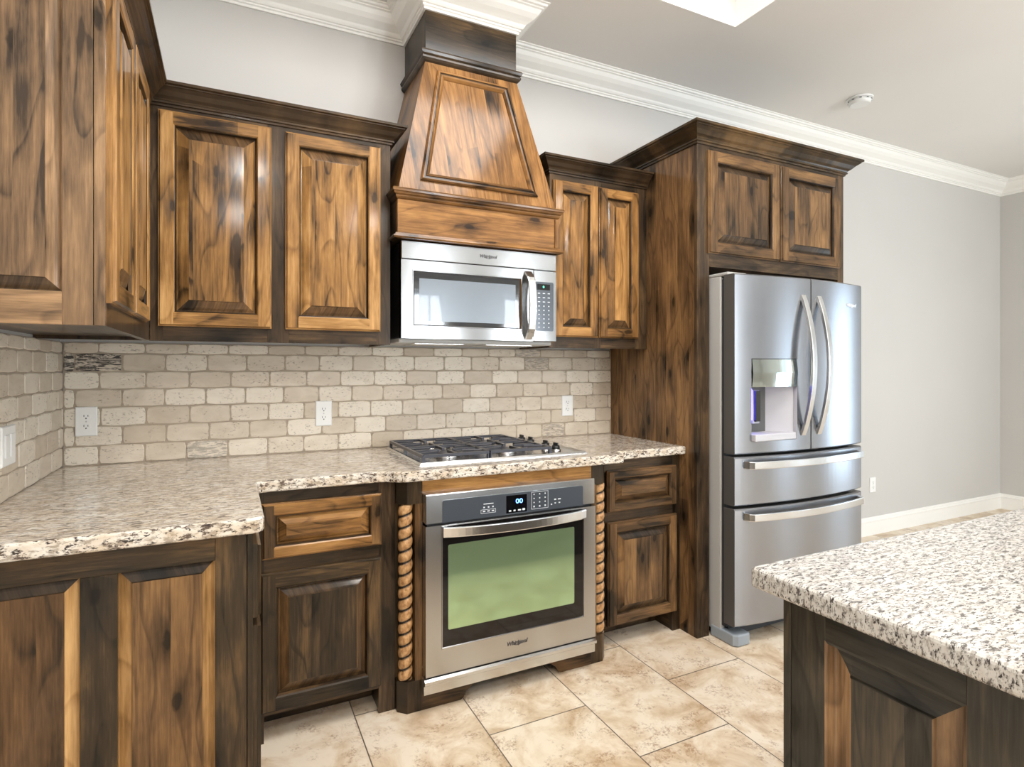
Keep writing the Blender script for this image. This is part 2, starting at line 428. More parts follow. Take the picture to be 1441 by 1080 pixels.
def frame(O, A, B):            # local (a, b, c) -> world, c = A x B
    A, B = Vector(A), Vector(B); C = A.cross(B)
    return Matrix(((A.x, B.x, C.x, O[0]), (A.y, B.y, C.y, O[1]), (A.z, B.z, C.z, O[2]), (0, 0, 0, 1)))
def text_part(body, parent, T, size, mat, name='logo', shear=0.0, depth=.0006, align='CENTER', extra=None, off=0.0, sx=1.0):
    cu = bpy.data.curves.new(name, 'FONT'); cu.body = body; cu.size = size; cu.shear = shear; cu.extrude = depth
    cu.align_x = align; cu.align_y = 'CENTER'; cu.offset = off
    to = bpy.data.objects.new('tmp', cu); COL.objects.link(to)
    dg = bpy.context.evaluated_depsgraph_get(); me = bpy.data.meshes.new_from_object(to.evaluated_get(dg))
    bpy.data.objects.remove(to)
    mb = MB(); mb.add([(v.co.x * sx, v.co.y, v.co.z) for v in me.vertices], [tuple(p.vertices) for p in me.polygons], mat, .5, False, T)
    bpy.data.meshes.remove(me)
    if extra: extra(mb)
    return mb.build(name, parent)
def brand(parent, T, size, mat):
    def swoosh(mb):
        pts = []
        for i in range(25):
            q = math.radians(150 + i * 11); pts.append((size * .10 + size * .95 * math.cos(q), -.02 * size + size * .42 * math.sin(q), .0005))
        mb.tube([tuple(p) for p in pts], size * .035, mat, 5, False, .5, 1.0, T)
    return text_part('Whirlpool', parent, T, size, mat, 'logo', .25, .0005, 'CENTER', swoosh, size * .03)

# ------------------------------------------------------------------ room shell
def wall_with_holes(mb, a0, a1, z0, z1, holes, mk, mat):
    xs = sorted({a0, a1, *[h[0] for h in holes], *[h[1] for h in holes]}); zs = sorted({z0, z1, *[h[2] for h in holes], *[h[3] for h in holes]})
    for i in range(len(xs) - 1):
        for j in range(len(zs) - 1):
            cx, cz = (xs[i] + xs[i + 1]) / 2, (zs[j] + zs[j + 1]) / 2
            if any(h[0] < cx < h[1] and h[2] < cz < h[3] for h in holes): continue
            mb.box(*mk(xs[i], xs[i + 1], zs[j], zs[j + 1]), mat, .5)
m = MB(); m.box(-.1, XR + .1, YF - .1, .1, -.06, 0, 'floor_tile', .5); struct(m, 'floor')
m = MB(); m.box(-.1, XR + .1, 0, .1, 0, ZC + .5, 'wall_paint', .5); struct(m, 'wall_back')
m = MB(); m.box(-.1, 0, YF, 0, 0, ZC + .5, 'wall_paint', .5); struct(m, 'wall_left')
m = MB(); wall_with_holes(m, YF, 0, 0, ZC + .5, [(a, b, .08, 2.2) for a, b in RWS], lambda a, b, c, d: (XR, XR + .1, a, b, c, d), 'wall_paint'); struct(m, 'wall_right')
m = MB(); wall_with_holes(m, -.1, XR + .1, 0, ZC + .5, [(a, b, .65, 2.55) for a, b in WINS], lambda a, b, c, d: (a, b, YF - .1, YF, c, d), 'wall_paint'); struct(m, 'wall_front')
RX0, RX1, RY0, RY1 = .65, 2.858, -2.75, -.695        # ceiling recess
m = MB()
for x0, x1, y0, y1 in ((-.1, RX0, YF, .1), (RX1, XR + .1, YF, .1), (RX0, RX1, YF, RY0), (RX0, RX1, RY1, .1)): m.box(x0, x1, y0, y1, ZC, ZC + .06, 'ceiling_paint', .5)
struct(m, 'ceiling')
m = MB()
m.box(RX0 - .03, RX0, RY0 - .03, RY1 + .03, ZC + .06, ZC + .36, 'recess_white'); m.box(RX1, RX1 + .03, RY0 - .03, RY1 + .03, ZC + .06, ZC + .36, 'recess_white')
m.box(RX0, RX1, RY0 - .03, RY0, ZC + .06, ZC + .36, 'recess_white'); m.box(RX0, RX1, RY1, RY1 + .03, ZC + .06, ZC + .36, 'recess_white')
m.box(RX0 - .03, RX1 + .03, RY0 - .03, RY1 + .03, ZC + .36, ZC + .40, 'recess_white')
# thin white lining that covers the cut edge of the ceiling
for x0, x1, y0, y1 in ((RX0 - .001, RX0 + .004, RY0, RY1), (RX1 - .004, RX1 + .001, RY0, RY1), (RX0, RX1, RY0 - .001, RY0 + .004), (RX0, RX1, RY1 - .004, RY1 + .001)): m.box(x0, x1, y0, y1, ZC - .001, ZC + .06, 'recess_white')
struct(m, 'ceiling_recess')
def window(k, T, w_, h_):
    m = MB(); f = .05
    for a, b, c, d in ((0, w_, 0, f), (0, w_, h_ - f, h_), (0, f, f, h_ - f), (w_ - f, w_, f, h_ - f), (f, w_ - f, h_ / 2 - .02, h_ / 2 + .02), (w_ / 2 - .012, w_ / 2 + .012, f, h_ / 2 - .02), (w_ / 2 - .012, w_ / 2 + .012, h_ / 2 + .02, h_ - f)):
        m.box(a, b, c, d, -.03, .02, 'trim_white', .5, .003, T)
    for a, b, c, d in ((-.07, 0, -.07, h_ + .07), (w_, w_ + .07, -.07, h_ + .07), (0, w_, h_, h_ + .07), (0, w_, -.07, 0)):
        m.box(a, b, c, d, .05, .07, 'trim_white', .5, .004, T)
    o = struct(m, 'window_%d' % k)
for k, (a, b) in enumerate(WINS): window(k + 1, frame((b, YF - .05, .65), (-1, 0, 0), (0, 0, 1)), b - a, 1.9)
for k, (a, b) in enumerate(RWS): window(4 + k, frame((XR + .05, a, .08), (0, 1, 0), (0, 0, 1)) @ Matrix.Scale(-1, 4, (0, 0, 1)), b - a, 2.12)

# ceiling crown moulding and baseboards
CROWN = [(0, 0), (.010, 0), (.011, .010), (.017, .013), (.017, .020), (.024, .022), (.030, .030), (.034, .038), (.046, .047), (.064, .059), (.080, .076), (.090, .094), (.098, .098), (.098, .103), (.108, .106), (.112, .114), (.120, .116), (.120, .121), (0, .121)]
HX0, HX1, HY = 1.367, 1.813, -.335      # chimney of the hood
m = MB()
m.sweep([(HX0 , 0), (0, 0), (0, YF), (XR, YF), (XR, 0), (HX1, 0)][::-1][:0] or [(0, YF), (0, 0), (HX0, 0), (HX0, HY), (HX1, HY), (HX1, 0), (XR, 0), (XR, YF), (0, YF)], CROWN, ZC - .121, 'trim_white', pre=(XR, YF), post=(0, 0), cap=False, tone=.5)
struct(m, 'trim_1')
BASE = [(0, 0), (.014, 0), (.014, .100), (.017, .104), (.017, .112), (.012, .118), (.011, .128), (.005, .136), (0, .137)]
m = MB(); m.sweep([(3.69, 0), (XR, 0)], BASE, 0, 'trim_white', post=(XR, -2), tone=.5); struct(m, 'baseboard_back')
m = MB(); m.sweep([(XR, 0), (XR, YF)], BASE, 0, 'trim_white', pre=(3, 0), tone=.5); struct(m, 'baseboard_right')
m = MB(); m.sweep([(XR, YF), (0, YF)], BASE, 0, 'trim_white', tone=.5); struct(m, 'baseboard_front')
m = MB(); m.sweep([(0, YF), (0, -1.20)], BASE, 0, 'trim_white', tone=.5); struct(m, 'baseboard_left')

# ------------------------------------------------------------------ backsplash (tumbled stone tiles)
XP = 2.60      # left face of the refrigerator surround
def tiles(mb, T, length, phase):
    zs = [.914, .990, 1.066, 1.141, 1.214, 1.284, 1.356, 1.400]
    zs[0] = .9145
    for r in range(len(zs) - 1):
        x = -.153 + (phase if r % 2 else phase + .0765)
        while x < length:
            wv = .153 + random.uniform(-.006, .006)
            a, b = max(x, .001), min(x + wv, length)
            x += wv
            if b - a < .012: continue
            g = .0014; tn = random.random(); d = .010 + random.uniform(-.0012, .0016)
            c, e = zs[r] + g, zs[r + 1] - g; a += g; b -= g
            def jit(q): return random.uniform(-q, q)
            n = 4
            out = []
            for (p0, p1) in (((a, c), (b, c)), ((b, c), (b, e)), ((b, e), (a, e)), ((a, e), (a, c))):
                for i in range(n):
                    f_ = i / n; px_, pz_ = p0[0] + (p1[0] - p0[0]) * f_, p0[1] + (p1[1] - p0[1]) * f_
                    q = .0012
                    if i == 0:
                        ccx, ccz = (a + b) / 2, (c + e) / 2; kx = .0035
                        px_ += math.copysign(min(kx, .3 * (b - a)), ccx - px_); pz_ += math.copysign(kx * .8, ccz - pz_); q = .0008
                    out.append((px_ + jit(q), pz_ + jit(q)))
            N = len(out); ccx, ccz = (a + b) / 2, (c + e) / 2
            def inn(p, k): return (p[0] + math.copysign(min(k, abs(ccx - p[0]) * .5), ccx - p[0]) if abs(p[0] - ccx) > (b - a) * .4 else p[0], p[1] + math.copysign(k, ccz - p[1]) if abs(p[1] - ccz) > (e - c) * .4 else p[1])
            V = [(p[0], p[1], 0) for p in out] + [(p[0], p[1], d - .003) for p in out] + [(*inn(p, .003), d) for p in out]
            F = [(i, (i + 1) % N, N + (i + 1) % N, N + i) for i in range(N)] + [(N + i, N + (i + 1) % N, 2 * N + (i + 1) % N, 2 * N + i) for i in range(N)] + [tuple(range(2 * N, 3 * N))]
            vein = 1.0 if (phase == PH and r == 5 and a < .05) else (.45 if random.random() < .03 else 0.0)
            mb.add(V, F, 'travertine', tn, False, T, vein)
    mb.box(0, length, zs[0], zs[-1], -.0005, .007, 'grout', .5, 0, T)
PH = .0385
m = MB(); tiles(m, frame((0.0115, -.0006, 0), (1, 0, 0), (0, 0, 1)), XP - .012, PH)
tag(m.build('backsplash', None, (1.3, 0, .914)), 'tumbled beige stone tile backsplash along the back wall behind the cooktop', 'backsplash')
m = MB(); tiles(m, frame((.0006, -1.165, 0), (0, 1, 0), (0, 0, 1)), 1.165, PH - .03)
tag(m.build('backsplash', None, (0, -.6, .914)), 'pale tumbled stone tile backsplash on the left wall in the corner', 'backsplash')

# ------------------------------------------------------------------ cabinet pieces
def door_part(parent, O, A, w, h, stain, name='door', fw=.058, bev=.040, th=.020, pstain=None, flat=False, tone=None):
    T = frame(O, A, (0, 0, 1)); ax = 'x' if abs(Vector(A).x) > .5 else 'y'
    V, H = wd('panel' if name == 'drawer_front' and stain == 'amber' else stain, 'z'), wd(stain, ax)
    m = MB(); tn = [random.random() for _ in range(4)]        # bottom, right, top, left
    e = .007; i0 = fw - .010
    m.rings(w, h, [(0, 0), (0, th * .55), (.004, th * .62), (e, th)], T, [H, V, H], False, tn)
    for (a, b, c, d, mt, t_) in ((e, i0, e, h - e, V, tn[3]), (w - i0, w - e, e, h - e, V, tn[1]), (i0, w - i0, e, i0, H, tn[0]), (i0, w - i0, h - i0, h - e, H, tn[2])):
        m.add([(a, c, th), (b, c, th), (b, d, th), (a, d, th)], [(0, 1, 2, 3)], mt, t_, False, T)
    m.rings(w, h, [(i0, th), (fw - .006, th - .0035)], T, [H, V, H], False, tn)
    m.rings(w, h, [(fw - .006, th - .0035), (fw - .004, th - .0045), (fw, th - .012)], T, [wd('glaze', ax), wd('glaze', 'z'), H], False)
    d = m.build(name, parent)
    p = MB(); ps = pstain or stain
    V2, H2 = wd('panel' if ps == 'dark' else ps, 'z'), wd({'honey': 'panel', 'amber': 'panel'}.get(ps, 'walnut'), 'z')  # top and bottom bevels darker: end grain, plus shade put into the colour
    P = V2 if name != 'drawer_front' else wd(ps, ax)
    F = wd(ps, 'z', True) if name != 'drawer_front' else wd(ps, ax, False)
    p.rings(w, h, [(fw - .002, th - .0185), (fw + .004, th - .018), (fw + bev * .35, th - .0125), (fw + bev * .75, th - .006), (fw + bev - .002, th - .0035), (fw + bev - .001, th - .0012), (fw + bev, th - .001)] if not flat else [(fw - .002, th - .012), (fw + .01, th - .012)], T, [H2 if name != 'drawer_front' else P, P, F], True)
    p.build('raised_panel', d)
    return d

CABCROWN = [(0, 0), (.006, 0), (.007, .008), (.013, .010), (.013, .016), (.010, .018), (.014, .024), (.024, .032), (.036, .046), (.048, .056), (.052, .058), (.052, .062), (.060, .065), (.060, .075), (0, .075)]

# --- upper cabinets on the left wall (end panel faces the room)
UZ0, UZ1 = 1.398, 2.258
YL = -1.160; XF = .330
L = thing('wall_cabinet', (.165, -.75, UZ0), 'knotty brown wall cabinet on the left wall with its end panel facing us', 'cabinet')
m = MB()
m.box(0.002, XF - .02, YL + .02, -.002, UZ0 + .012, UZ0 + .03, wd('walnut', 'y'))
m.box(XF - .02, XF, YL + .02, -.332, UZ0, UZ1, wd('walnut', 'z'))
m.box(.002, XF - .02, YL + .02, -.002, UZ1 - .02, UZ1, wd('walnut', 'y'))
m.box(.002, .014, YL + .02, -.012, UZ0 + .03, UZ1 - .02, wd('walnut', 'z'))
m.box(.002, XF - .02, -.35, -.335, UZ0, UZ1, wd('walnut', 'z'))
m.build('carcass', L)
T = frame((.002, YL + .02, UZ0), (1, 0, 0), (0, 0, 1))
W_, H_ = XF - .002, UZ1 - UZ0
m = MB(); th = .020
def fr(a, b, c, d, mt): m.box(a, b, c, d, 0, th, mt, None, .0008, T)
fr(0, .072, 0, H_, wd('grey', 'z')); fr(.247, .305, 0, H_, wd('grey', 'z')); fr(.3065, W_, 0, H_, wd('grey', 'z'))
fr(.072, .247, 0, .075, wd('grey', 'x')); fr(.072, .247, H_ - .07, H_, wd('grey', 'x'))
ep = m.build('end_panel', L)
m = MB(); Tp = frame((.002 + .072, YL + .02, UZ0 + .075), (1, 0, 0), (0, 0, 1))
m.rings(.175, H_ - .145, [(-.001, .006), (.004, .006), (.016, .012), (.030, .016), (.031, .0185)], Tp, [wd('walnut', 'z'), wd('grey', 'z'), wd('grey', 'z', True)])
m.build('raised_panel', ep)
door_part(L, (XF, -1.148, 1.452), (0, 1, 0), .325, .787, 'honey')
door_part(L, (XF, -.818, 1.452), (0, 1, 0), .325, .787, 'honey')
m = MB(); m.sweep([(0.002, YL), (XF, YL), (XF, -.332)], CABCROWN, UZ1 - .003, [wd('walnut', 'x'), wd('walnut', 'y')], post=None, pre=None)
# mitred into the neighbouring crown at the inside corner
m = MB(); m.sweep([(0.002, YL), (XF, YL), (XF, -.33)], CABCROWN, UZ1 - .003, [wd('walnut', 'x'), wd('walnut', 'y')], post=(1.2, -.33))
m.build('crown', L)

# --- upper cabinet left of the hood
XA = 1.211
L = thing('wall_cabinet', ((XF + XA) / 2, -.165, UZ0), 'two-door knotty brown wall cabinet left of the range hood', 'cabinet')
m = MB()
m.box(XF + .002, XA, -.31, -.002, UZ0 + .012, UZ0 + .03, wd('walnut', 'x')); m.box(XA - .018, XA, -.31, -.002, UZ0, UZ1, wd('walnut', 'z'))
m.box(XF + .002, XA - .018, -.31, -.002, UZ1 - .02, UZ1, wd('walnut', 'x')); m.box(XF + .002, XF + .016, -.31, -.002, UZ0 + .03, UZ1 - .02, wd('walnut', 'z'))
m.build('carcass', L)
m = MB(); f = -.33
for a, b, c, d, mt in ((XF + .002, .372, UZ0, UZ1, 'z'), (.724, .803, UZ0, UZ1, 'z'), (1.152, XA, UZ0, UZ1, 'z'), (.372, .724, UZ0, 1.466, 'x'), (.803, 1.152, UZ0, 1.466, 'x'), (.372, .724, 2.226, UZ1, 'x'), (.803, 1.152, 2.226, UZ1, 'x')):
    m.box(a, b, f, f + .02, c, d, wd('walnut', mt), None, .0006)
m.build('face_frame', L)
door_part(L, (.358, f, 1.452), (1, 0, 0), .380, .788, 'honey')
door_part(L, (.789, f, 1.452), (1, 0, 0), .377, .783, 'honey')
m = MB(); m.sweep([(XF, f), (XA, f), (XA, -.002)], CABCROWN, UZ1 - .003, [wd('walnut', 'x'), wd('walnut', 'y')], pre=(XF, -1)); m.build('crown', L)

# --- upper cabinet right of the hood
XB = 2.000
L = thing('wall_cabinet', (2.3, -.165, UZ0), 'narrow two-door wall cabinet between the hood and the refrigerator surround', 'cabinet')
m = MB()
m.box(XB, XP - .002, -.31, -.002, UZ0 + .012, UZ0 + .03, wd('walnut', 'x')); m.box(XB, XB + .018, -.31, -.002, UZ0, UZ1, wd('walnut', 'z'))
m.box(XB + .018, XP - .002, -.31, -.002, UZ1 - .02, UZ1, wd('walnut', 'x')); m.box(XP - .018, XP - .002, -.31, -.002, UZ0 + .03, UZ1 - .02, wd('walnut', 'z'))
m.build('carcass', L)
m = MB()
for a, b, c, d, mt in ((XB, 2.03, UZ0, UZ1, 'z'), (2.262, 2.302, UZ0, UZ1, 'z'), (2.520, XP - .002, UZ0, UZ1, 'z'), (2.03, 2.262, UZ0, 1.466, 'x'), (2.302, 2.520, UZ0, 1.466, 'x'), (2.03, 2.262, 2.212, UZ1, 'x'), (2.302, 2.520, 2.212, UZ1, 'x')):
    m.box(a, b, f, f + .02, c, d, wd('walnut', mt), None, .0006)
m.build('face_frame', L)
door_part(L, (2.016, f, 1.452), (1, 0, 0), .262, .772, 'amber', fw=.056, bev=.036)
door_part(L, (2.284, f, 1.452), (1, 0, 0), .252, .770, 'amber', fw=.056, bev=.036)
m = MB(); m.sweep([(XB, -.002), (XB, f), (XP - .002, f)], CABCROWN, UZ1 - .003, [wd('walnut', 'y'), wd('walnut', 'x')]); m.build('crown', L)

# ------------------------------------------------------------------ range hood
L = thing('range_hood', (1.6, -.2, 1.84), 'tapered honey-stained wooden range hood rising to the ceiling above the microwave', 'range hood')
BX0, BX1, BY = 1.219, 1.990, -.420
m = MB()
m.box(BX0, BX1, BY, BY + .02, 1.842, 2.048, wd('cognac', 'x'), .8, .001)
m.box(BX0, BX0 + .018, BY + .02, -.002, 1.842, 2.048, wd('walnut', 'y')); m.box(BX1 - .018, BX1, BY + .02, -.002, 1.842, 2.048, wd('walnut', 'y'))
m.box(BX0 + .018, BX1 - .018, BY + .02, -.002, 1.842, 1.86, wd('walnut', 'x'))
m.box(BX1 - .016, BX1, BY - .008, BY, 1.866, 2.0, wd('cognac', 'z'))
m.build('lower_band', L)
ZT0, ZT1 = 2.046, 2.662
def hood_pts(z):
    k = (z - ZT0) / (ZT1 - ZT0)
    return (BX0 + .004 + (HX0 - BX0 - .004) * k, BX1 - .004 + (HX1 - BX1 + .004) * k, BY + .004 + (HY - BY - .004) * k)
m = MB(); a0, b0, y0 = hood_pts(ZT0); a1, b1, y1 = hood_pts(ZT1)
V = [(a0, -.002, ZT0), (a0, y0, ZT0), (b0, y0, ZT0), (b0, -.002, ZT0), (a1, -.002, ZT1), (a1, y1, ZT1), (b1, y1, ZT1), (b1, -.002, ZT1)]
m.add(V, [(0, 1, 5, 4), (1, 2, 6, 5), (2, 3, 7, 6), (3, 0, 4, 7), (4, 5, 6, 7), (0, 3, 2, 1)], [wd('cognac', 'z'), wd('cognac', 'z', True), wd('cognac', 'z'), wd('cognac', 'z'), wd('cognac', 'z'), wd('cognac', 'z')], [.5, .75, .5, .5, .5, .5])
body = m.build('tapered_body', L)
# applied picture moulding on the sloping front
sl = Vector((0, y1 - y0, ZT1 - ZT0)).normalized(); nr = Vector((0, -sl.z, sl.y))
def fpt(u, k, d):               # u across 0..1, k up 0..1 , d proud of the face
    z = ZT0 + (ZT1 - ZT0) * k; a, b, y = hood_pts(z); return Vector((a + (b - a) * u, y, z)) + nr * d
m = MB()
crn = [(.115, .085), (.885, .085), (.868, .925), (.132, .925)]
prof = [(0, 0), (0, .010), (.006, .015), (.011, .015), (.013, .010), (.018, .010), (.020, .014), (.026, .012), (.034, .004), (.036, 0)]
cc = [fpt(u, k, 0) for u, k in crn]; ctr = sum(cc, Vector()) / 4
rings_ = []
for ins, hgt in prof:
    ring = []
    for i in range(4):
        p, q, r = cc[i - 1], cc[i], cc[(i + 1) % 4]
        e1 = (q - p).normalized(); e2 = (r - q).normalized(); n1 = nr.cross(e1); n2 = nr.cross(e2)
        mm_ = n1 + n2; mm_ = mm_ / mm_.dot(n1); ring.append(q + mm_ * ins + nr * hgt)
    rings_.append(ring)
V = [p for r in rings_ for p in r]; F = []; mt = []; tt = []; rt = [random.random() * .5 + .2 for _ in range(4)]
for i in range(len(prof) - 1):
    for j in range(4): F.append((4 * i + j, 4 * i + (j + 1) % 4, 4 * i + 4 + (j + 1) % 4, 4 * i + 4 + j)); mt.append(wd('walnut' if i in (3, 4) else 'cognac', 'x' if j % 2 == 0 else 'z')); tt.append(rt[j])
m.add(V, F, mt, tt); m.build('panel_moulding', body)
LEDGE = [(0, 0), (.008, .004), (.012, .010), (.012, .016), (.020, .020), (.024, .028), (.030, .030), (.032, .038), (.028, .044), (0, .044)]
m = MB(); m.sweep([(BX0, -.30), (BX0, BY), (BX1, BY), (BX1, -.345)], [(o * .8, h) for o, h in LEDGE], 2.004, [wd('walnut', 'y'), wd('cognac', 'x'), wd('walnut', 'y')], tone=.35); m.build('moulding', L)
m = MB(); m.sweep([(BX0, -.345), (BX0, BY), (BX1, BY), (BX1, -.345)], [(0, 0), (.018, 0), (.022, .006), (.020, .012), (.012, .014), (.010, .022), (.004, .026), (0, .026)], 1.840, [wd('walnut', 'y'), wd('cognac', 'x'), wd('walnut', 'y')], tone=.3); m.build('moulding', L)
m = MB(); m.sweep([(HX0 , -.002), (HX0, HY), (HX1, HY), (HX1, -.002)], [(-.01, -.006), (.004, -.006), (.012, .0), (.018, .008), (.018, .016), (.014, .020), (.020, .026), (.024, .036), (.020, .044), (.0, .046)], 2.656, [wd('walnut', 'y'), wd('walnut', 'x'), wd('walnut', 'y')]); m.build('moulding', L)
m = MB(); m.box(HX0, HX1, HY, HY + .02, 2.66, ZC - .001, wd('dark', 'x')); m.box(HX0, HX0 + .018, HY + .02, -.002, 2.66, ZC - .001, wd('dark', 'z')); m.box(HX1 - .018, HX1, HY + .02, -.002, 2.66, ZC - .001, wd('dark', 'z'))
m.build('chimney', L)

# ------------------------------------------------------------------ microwave
MX0, MX1, MY, MZ0, MZ1 = 1.238, 1.994, -.405, 1.424, 1.838
L = thing('microwave', (1.616, -.2, MZ0), 'stainless over-the-range microwave with dark glass window under the wooden hood', 'microwave')
m = MB(); m.box(MX0 + .004, MX1 - .004, -.37, -.016, MZ0 + .004, MZ1 - .002, 'black_plastic', .5, .003); m.build('case', L)
m = MB(); m.box(MX0, MX1, MY, -.37, 1.760, MZ1, 'steel_micro', .5, .003); g = m.build('vent_grille', L)
brand(g, frame((1.637, MY - .0006, 1.800), (1, 0, 0), (0, 0, 1)), .020, 'letter_dark')
DX = 1.868
m = MB()
def facehole(mb, x0, x1, z0, z1, hx0, hx1, hz0, hz1, y, yb, mat, bev=.006):
    for a, b, c, d in ((x0, x1, z0, hz0), (x0, x1, hz1, z1), (x0, hx0, hz0, hz1), (hx1, x1, hz0, hz1)): mb.box(a, b, y, yb, c, d, mat, .5)
    T = frame((hx0, y, hz0), (1, 0, 0), (0, 0, 1))
    mb.rings(hx1 - hx0, hz1 - hz0, [(-.004, .0005), (-.003, .002), (0, .002), (bev, -.006)], T, [mat, mat, mat], False)
facehole(m, MX0, DX, MZ0, 1.757, 1.290, 1.805, 1.478, 1.712, MY, -.37, 'steel_micro')
d = m.build('door', L)
m = MB(); m.box(1.290, 1.805, MY + .006, -.371, 1.478, 1.712, 'glass_dark', .5); 
m.build('window_frame', d)
m = MB(); m.box(1.318, 1.778, MY + .0045, MY + .0058, 1.500, 1.682, 'microwave_mesh', .5); m.build('window', d)
m = MB(); hp = [(1.840, MY - .001, 1.745), (1.841, MY - .028, 1.715)] + [(1.842, MY - .034 - .014 * math.sin(PI * i / 10), 1.70 - .222 * i / 10) for i in range(11)] + [(1.841, MY - .028, 1.463), (1.840, MY - .001, 1.433)]
m.bar(hp, (1, 0, 0), .036, .010, 'steel_smooth', .5); m.build('handle', d)
m = MB(); m.box(DX + .003, MX1, MY, -.37, MZ0, 1.757, 'steel_micro', .5, .002); cp = m.build('control_panel', L)
m = MB(); m.prism([(1.885, 1.472), (1.972, 1.472), (1.977, 1.478), (1.977, 1.698), (1.972, 1.704), (1.885, 1.704), (1.880, 1.698), (1.880, 1.478)], MY - .0015, MY + .001, 'panel_slate', .5); kp = m.build('keypad', cp)
m = MB()
for r in range(9):
    for c in range(3):
        x = 1.898 + c * .0265; z = 1.650 - r * .0200
        if r < 3: m.box(x - .006, x + .006, MY - .0022, MY - .0012, z - .0016, z + .0016, 'letter_light', .5)
        else: m.box(x - .0028, x + .0028, MY - .0022, MY - .0012, z - .0024, z + .0024, 'letter_light', .5)
m.build('keys', cp)
m = MB(); m.box(1.888, 1.958, MY - .0022, MY - .0012, 1.666, 1.694, 'screen_black', .5); m.box(1.919, 1.926, MY - .0026, MY - .0021, 1.676, 1.685, 'digit_green', .5); m.build('display', cp)
m = MB(); m.box(MX0 + .002, MX1 - .002, -.36, -.016, MZ0 - .018, MZ0 + .003, 'body_grey', .5, .004); m.box(1.32, 1.55, -.33, -.12, MZ0 - .020, MZ0 - .017, 'steel_smooth', .5); m.box(1.66, 1.90, -.33, -.12, MZ0 - .020, MZ0 - .017, 'steel_smooth', .5); m.build('underside', L)

# ------------------------------------------------------------------ base cabinets
BZ = .872
# left-wall run with its end panel facing the room
L = thing('base_cabinet', (.33, -.85, 0), 'knotty base cabinet on the left wall, panelled end facing us under the counter end', 'cabinet')
YE, XE = -1.130, .645
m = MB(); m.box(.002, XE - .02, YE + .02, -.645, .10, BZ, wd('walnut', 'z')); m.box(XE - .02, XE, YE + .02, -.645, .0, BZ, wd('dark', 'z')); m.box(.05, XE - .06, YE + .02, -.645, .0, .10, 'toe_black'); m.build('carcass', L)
m = MB(); T = frame((.002, YE + .02, 0), (1, 0, 0), (0, 0, 1)); sd = 'dark'
for a, b, c, d, x in ((0, .074, 0, BZ, 'z'), (.274, .347, .11, .808, 'z'), (.555, .628, 0, BZ, 'z'), (.6295, XE - .002, 0, BZ, 'z'), (.074, .555, .808, BZ, 'x'), (.074, .555, 0, .11, 'x')): m.box(a, b, c, d, 0, .020, wd('dark' if x != 'z' or a > .6 or a == 0 else 'dark', x), None, .001, T)
ep = m.build('end_panel', L)
for a, b in ((.074, .274), (.347, .555)):
    m = MB(); Tp = frame((.002 + a, YE + .02, .11), (1, 0, 0), (0, 0, 1))
    m.rings(b - a, .698, [(-.001, .004), (.003, .004), (.003, .003), (.012, .006), (.026, .013), (.028, .0145), (.029, .0175)], Tp, [wd('walnut', 'z'), wd('bare', 'z'), wd('panel', 'z', True)]); m.build('raised_panel', ep)
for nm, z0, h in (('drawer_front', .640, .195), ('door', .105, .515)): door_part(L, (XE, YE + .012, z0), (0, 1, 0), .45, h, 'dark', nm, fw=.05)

# cabinet left of the oven
XC0, XC1, YC = .667, 1.155, -.620
L = thing('base_cabinet', (.9, -.3, 0), 'dark-stained base cabinet with a lighter drawer, left of the oven', 'cabinet')
m = MB(); m.box(.45, XC1 - .002, YC + .02, -.002, .095, BZ, wd('dark', 'x')); m.box(.45, XC1 - .003, -.488, -.470, 0, .095, wd('walnut', 'x')); m.build('carcass', L)
def foot_frame(mb, x0, x1, y, stain, lw, dz, zr):
    # face frame whose end stiles run down as block feet either side of the toe recess
    rs = .062 if x1 < 2 else .046
    mb.box(x0, x0 + .03, y, y + .02, 0, BZ, wd(stain, 'z')); mb.box(x1 - rs, x1, y, y + .02, 0, BZ, wd(stain, 'z'))
    mb.box(x0 + .004, x0 + .026, y + .02, y + .13, 0, .094, wd(stain, 'y')); mb.box(x1 - rs + .004, x1 - rs + .024, y + .02, y + .13, 0, .094, wd(stain, 'y'))
    for a, b in ((.095, .125), (dz, dz + .05), (zr, BZ)): mb.box(x0 + .03, x1 - rs, y, y + .02, a, b, wd(stain, 'x'))
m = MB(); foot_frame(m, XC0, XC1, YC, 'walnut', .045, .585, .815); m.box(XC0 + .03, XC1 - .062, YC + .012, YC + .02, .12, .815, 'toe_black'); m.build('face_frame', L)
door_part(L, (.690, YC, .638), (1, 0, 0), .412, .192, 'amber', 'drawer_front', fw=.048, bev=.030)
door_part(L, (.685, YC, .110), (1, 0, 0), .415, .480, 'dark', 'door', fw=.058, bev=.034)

# cabinet between the oven and the refrigerator surround
XD0, XD1, YD = 2.104, 2.598, -.582
L = thing('base_cabinet', (2.35, -.3, 0), 'narrow dark base cabinet with drawer and door, right of the oven', 'cabinet')
m = MB(); m.box(XD0 + .002, XD1, YD + .02, -.002, .095, BZ, wd('dark', 'x')); m.box(XD0 + .003, XD1, -.450, -.432, 0, .095, wd('walnut', 'x')); m.build('carcass', L)
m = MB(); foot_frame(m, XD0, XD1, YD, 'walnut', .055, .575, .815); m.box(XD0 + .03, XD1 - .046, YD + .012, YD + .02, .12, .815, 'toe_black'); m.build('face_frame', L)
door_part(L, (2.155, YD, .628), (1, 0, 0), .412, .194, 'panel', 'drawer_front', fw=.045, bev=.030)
door_part(L, (2.157, YD, .100), (1, 0, 0), .412, .482, 'panel', 'door', fw=.055, bev=.034)

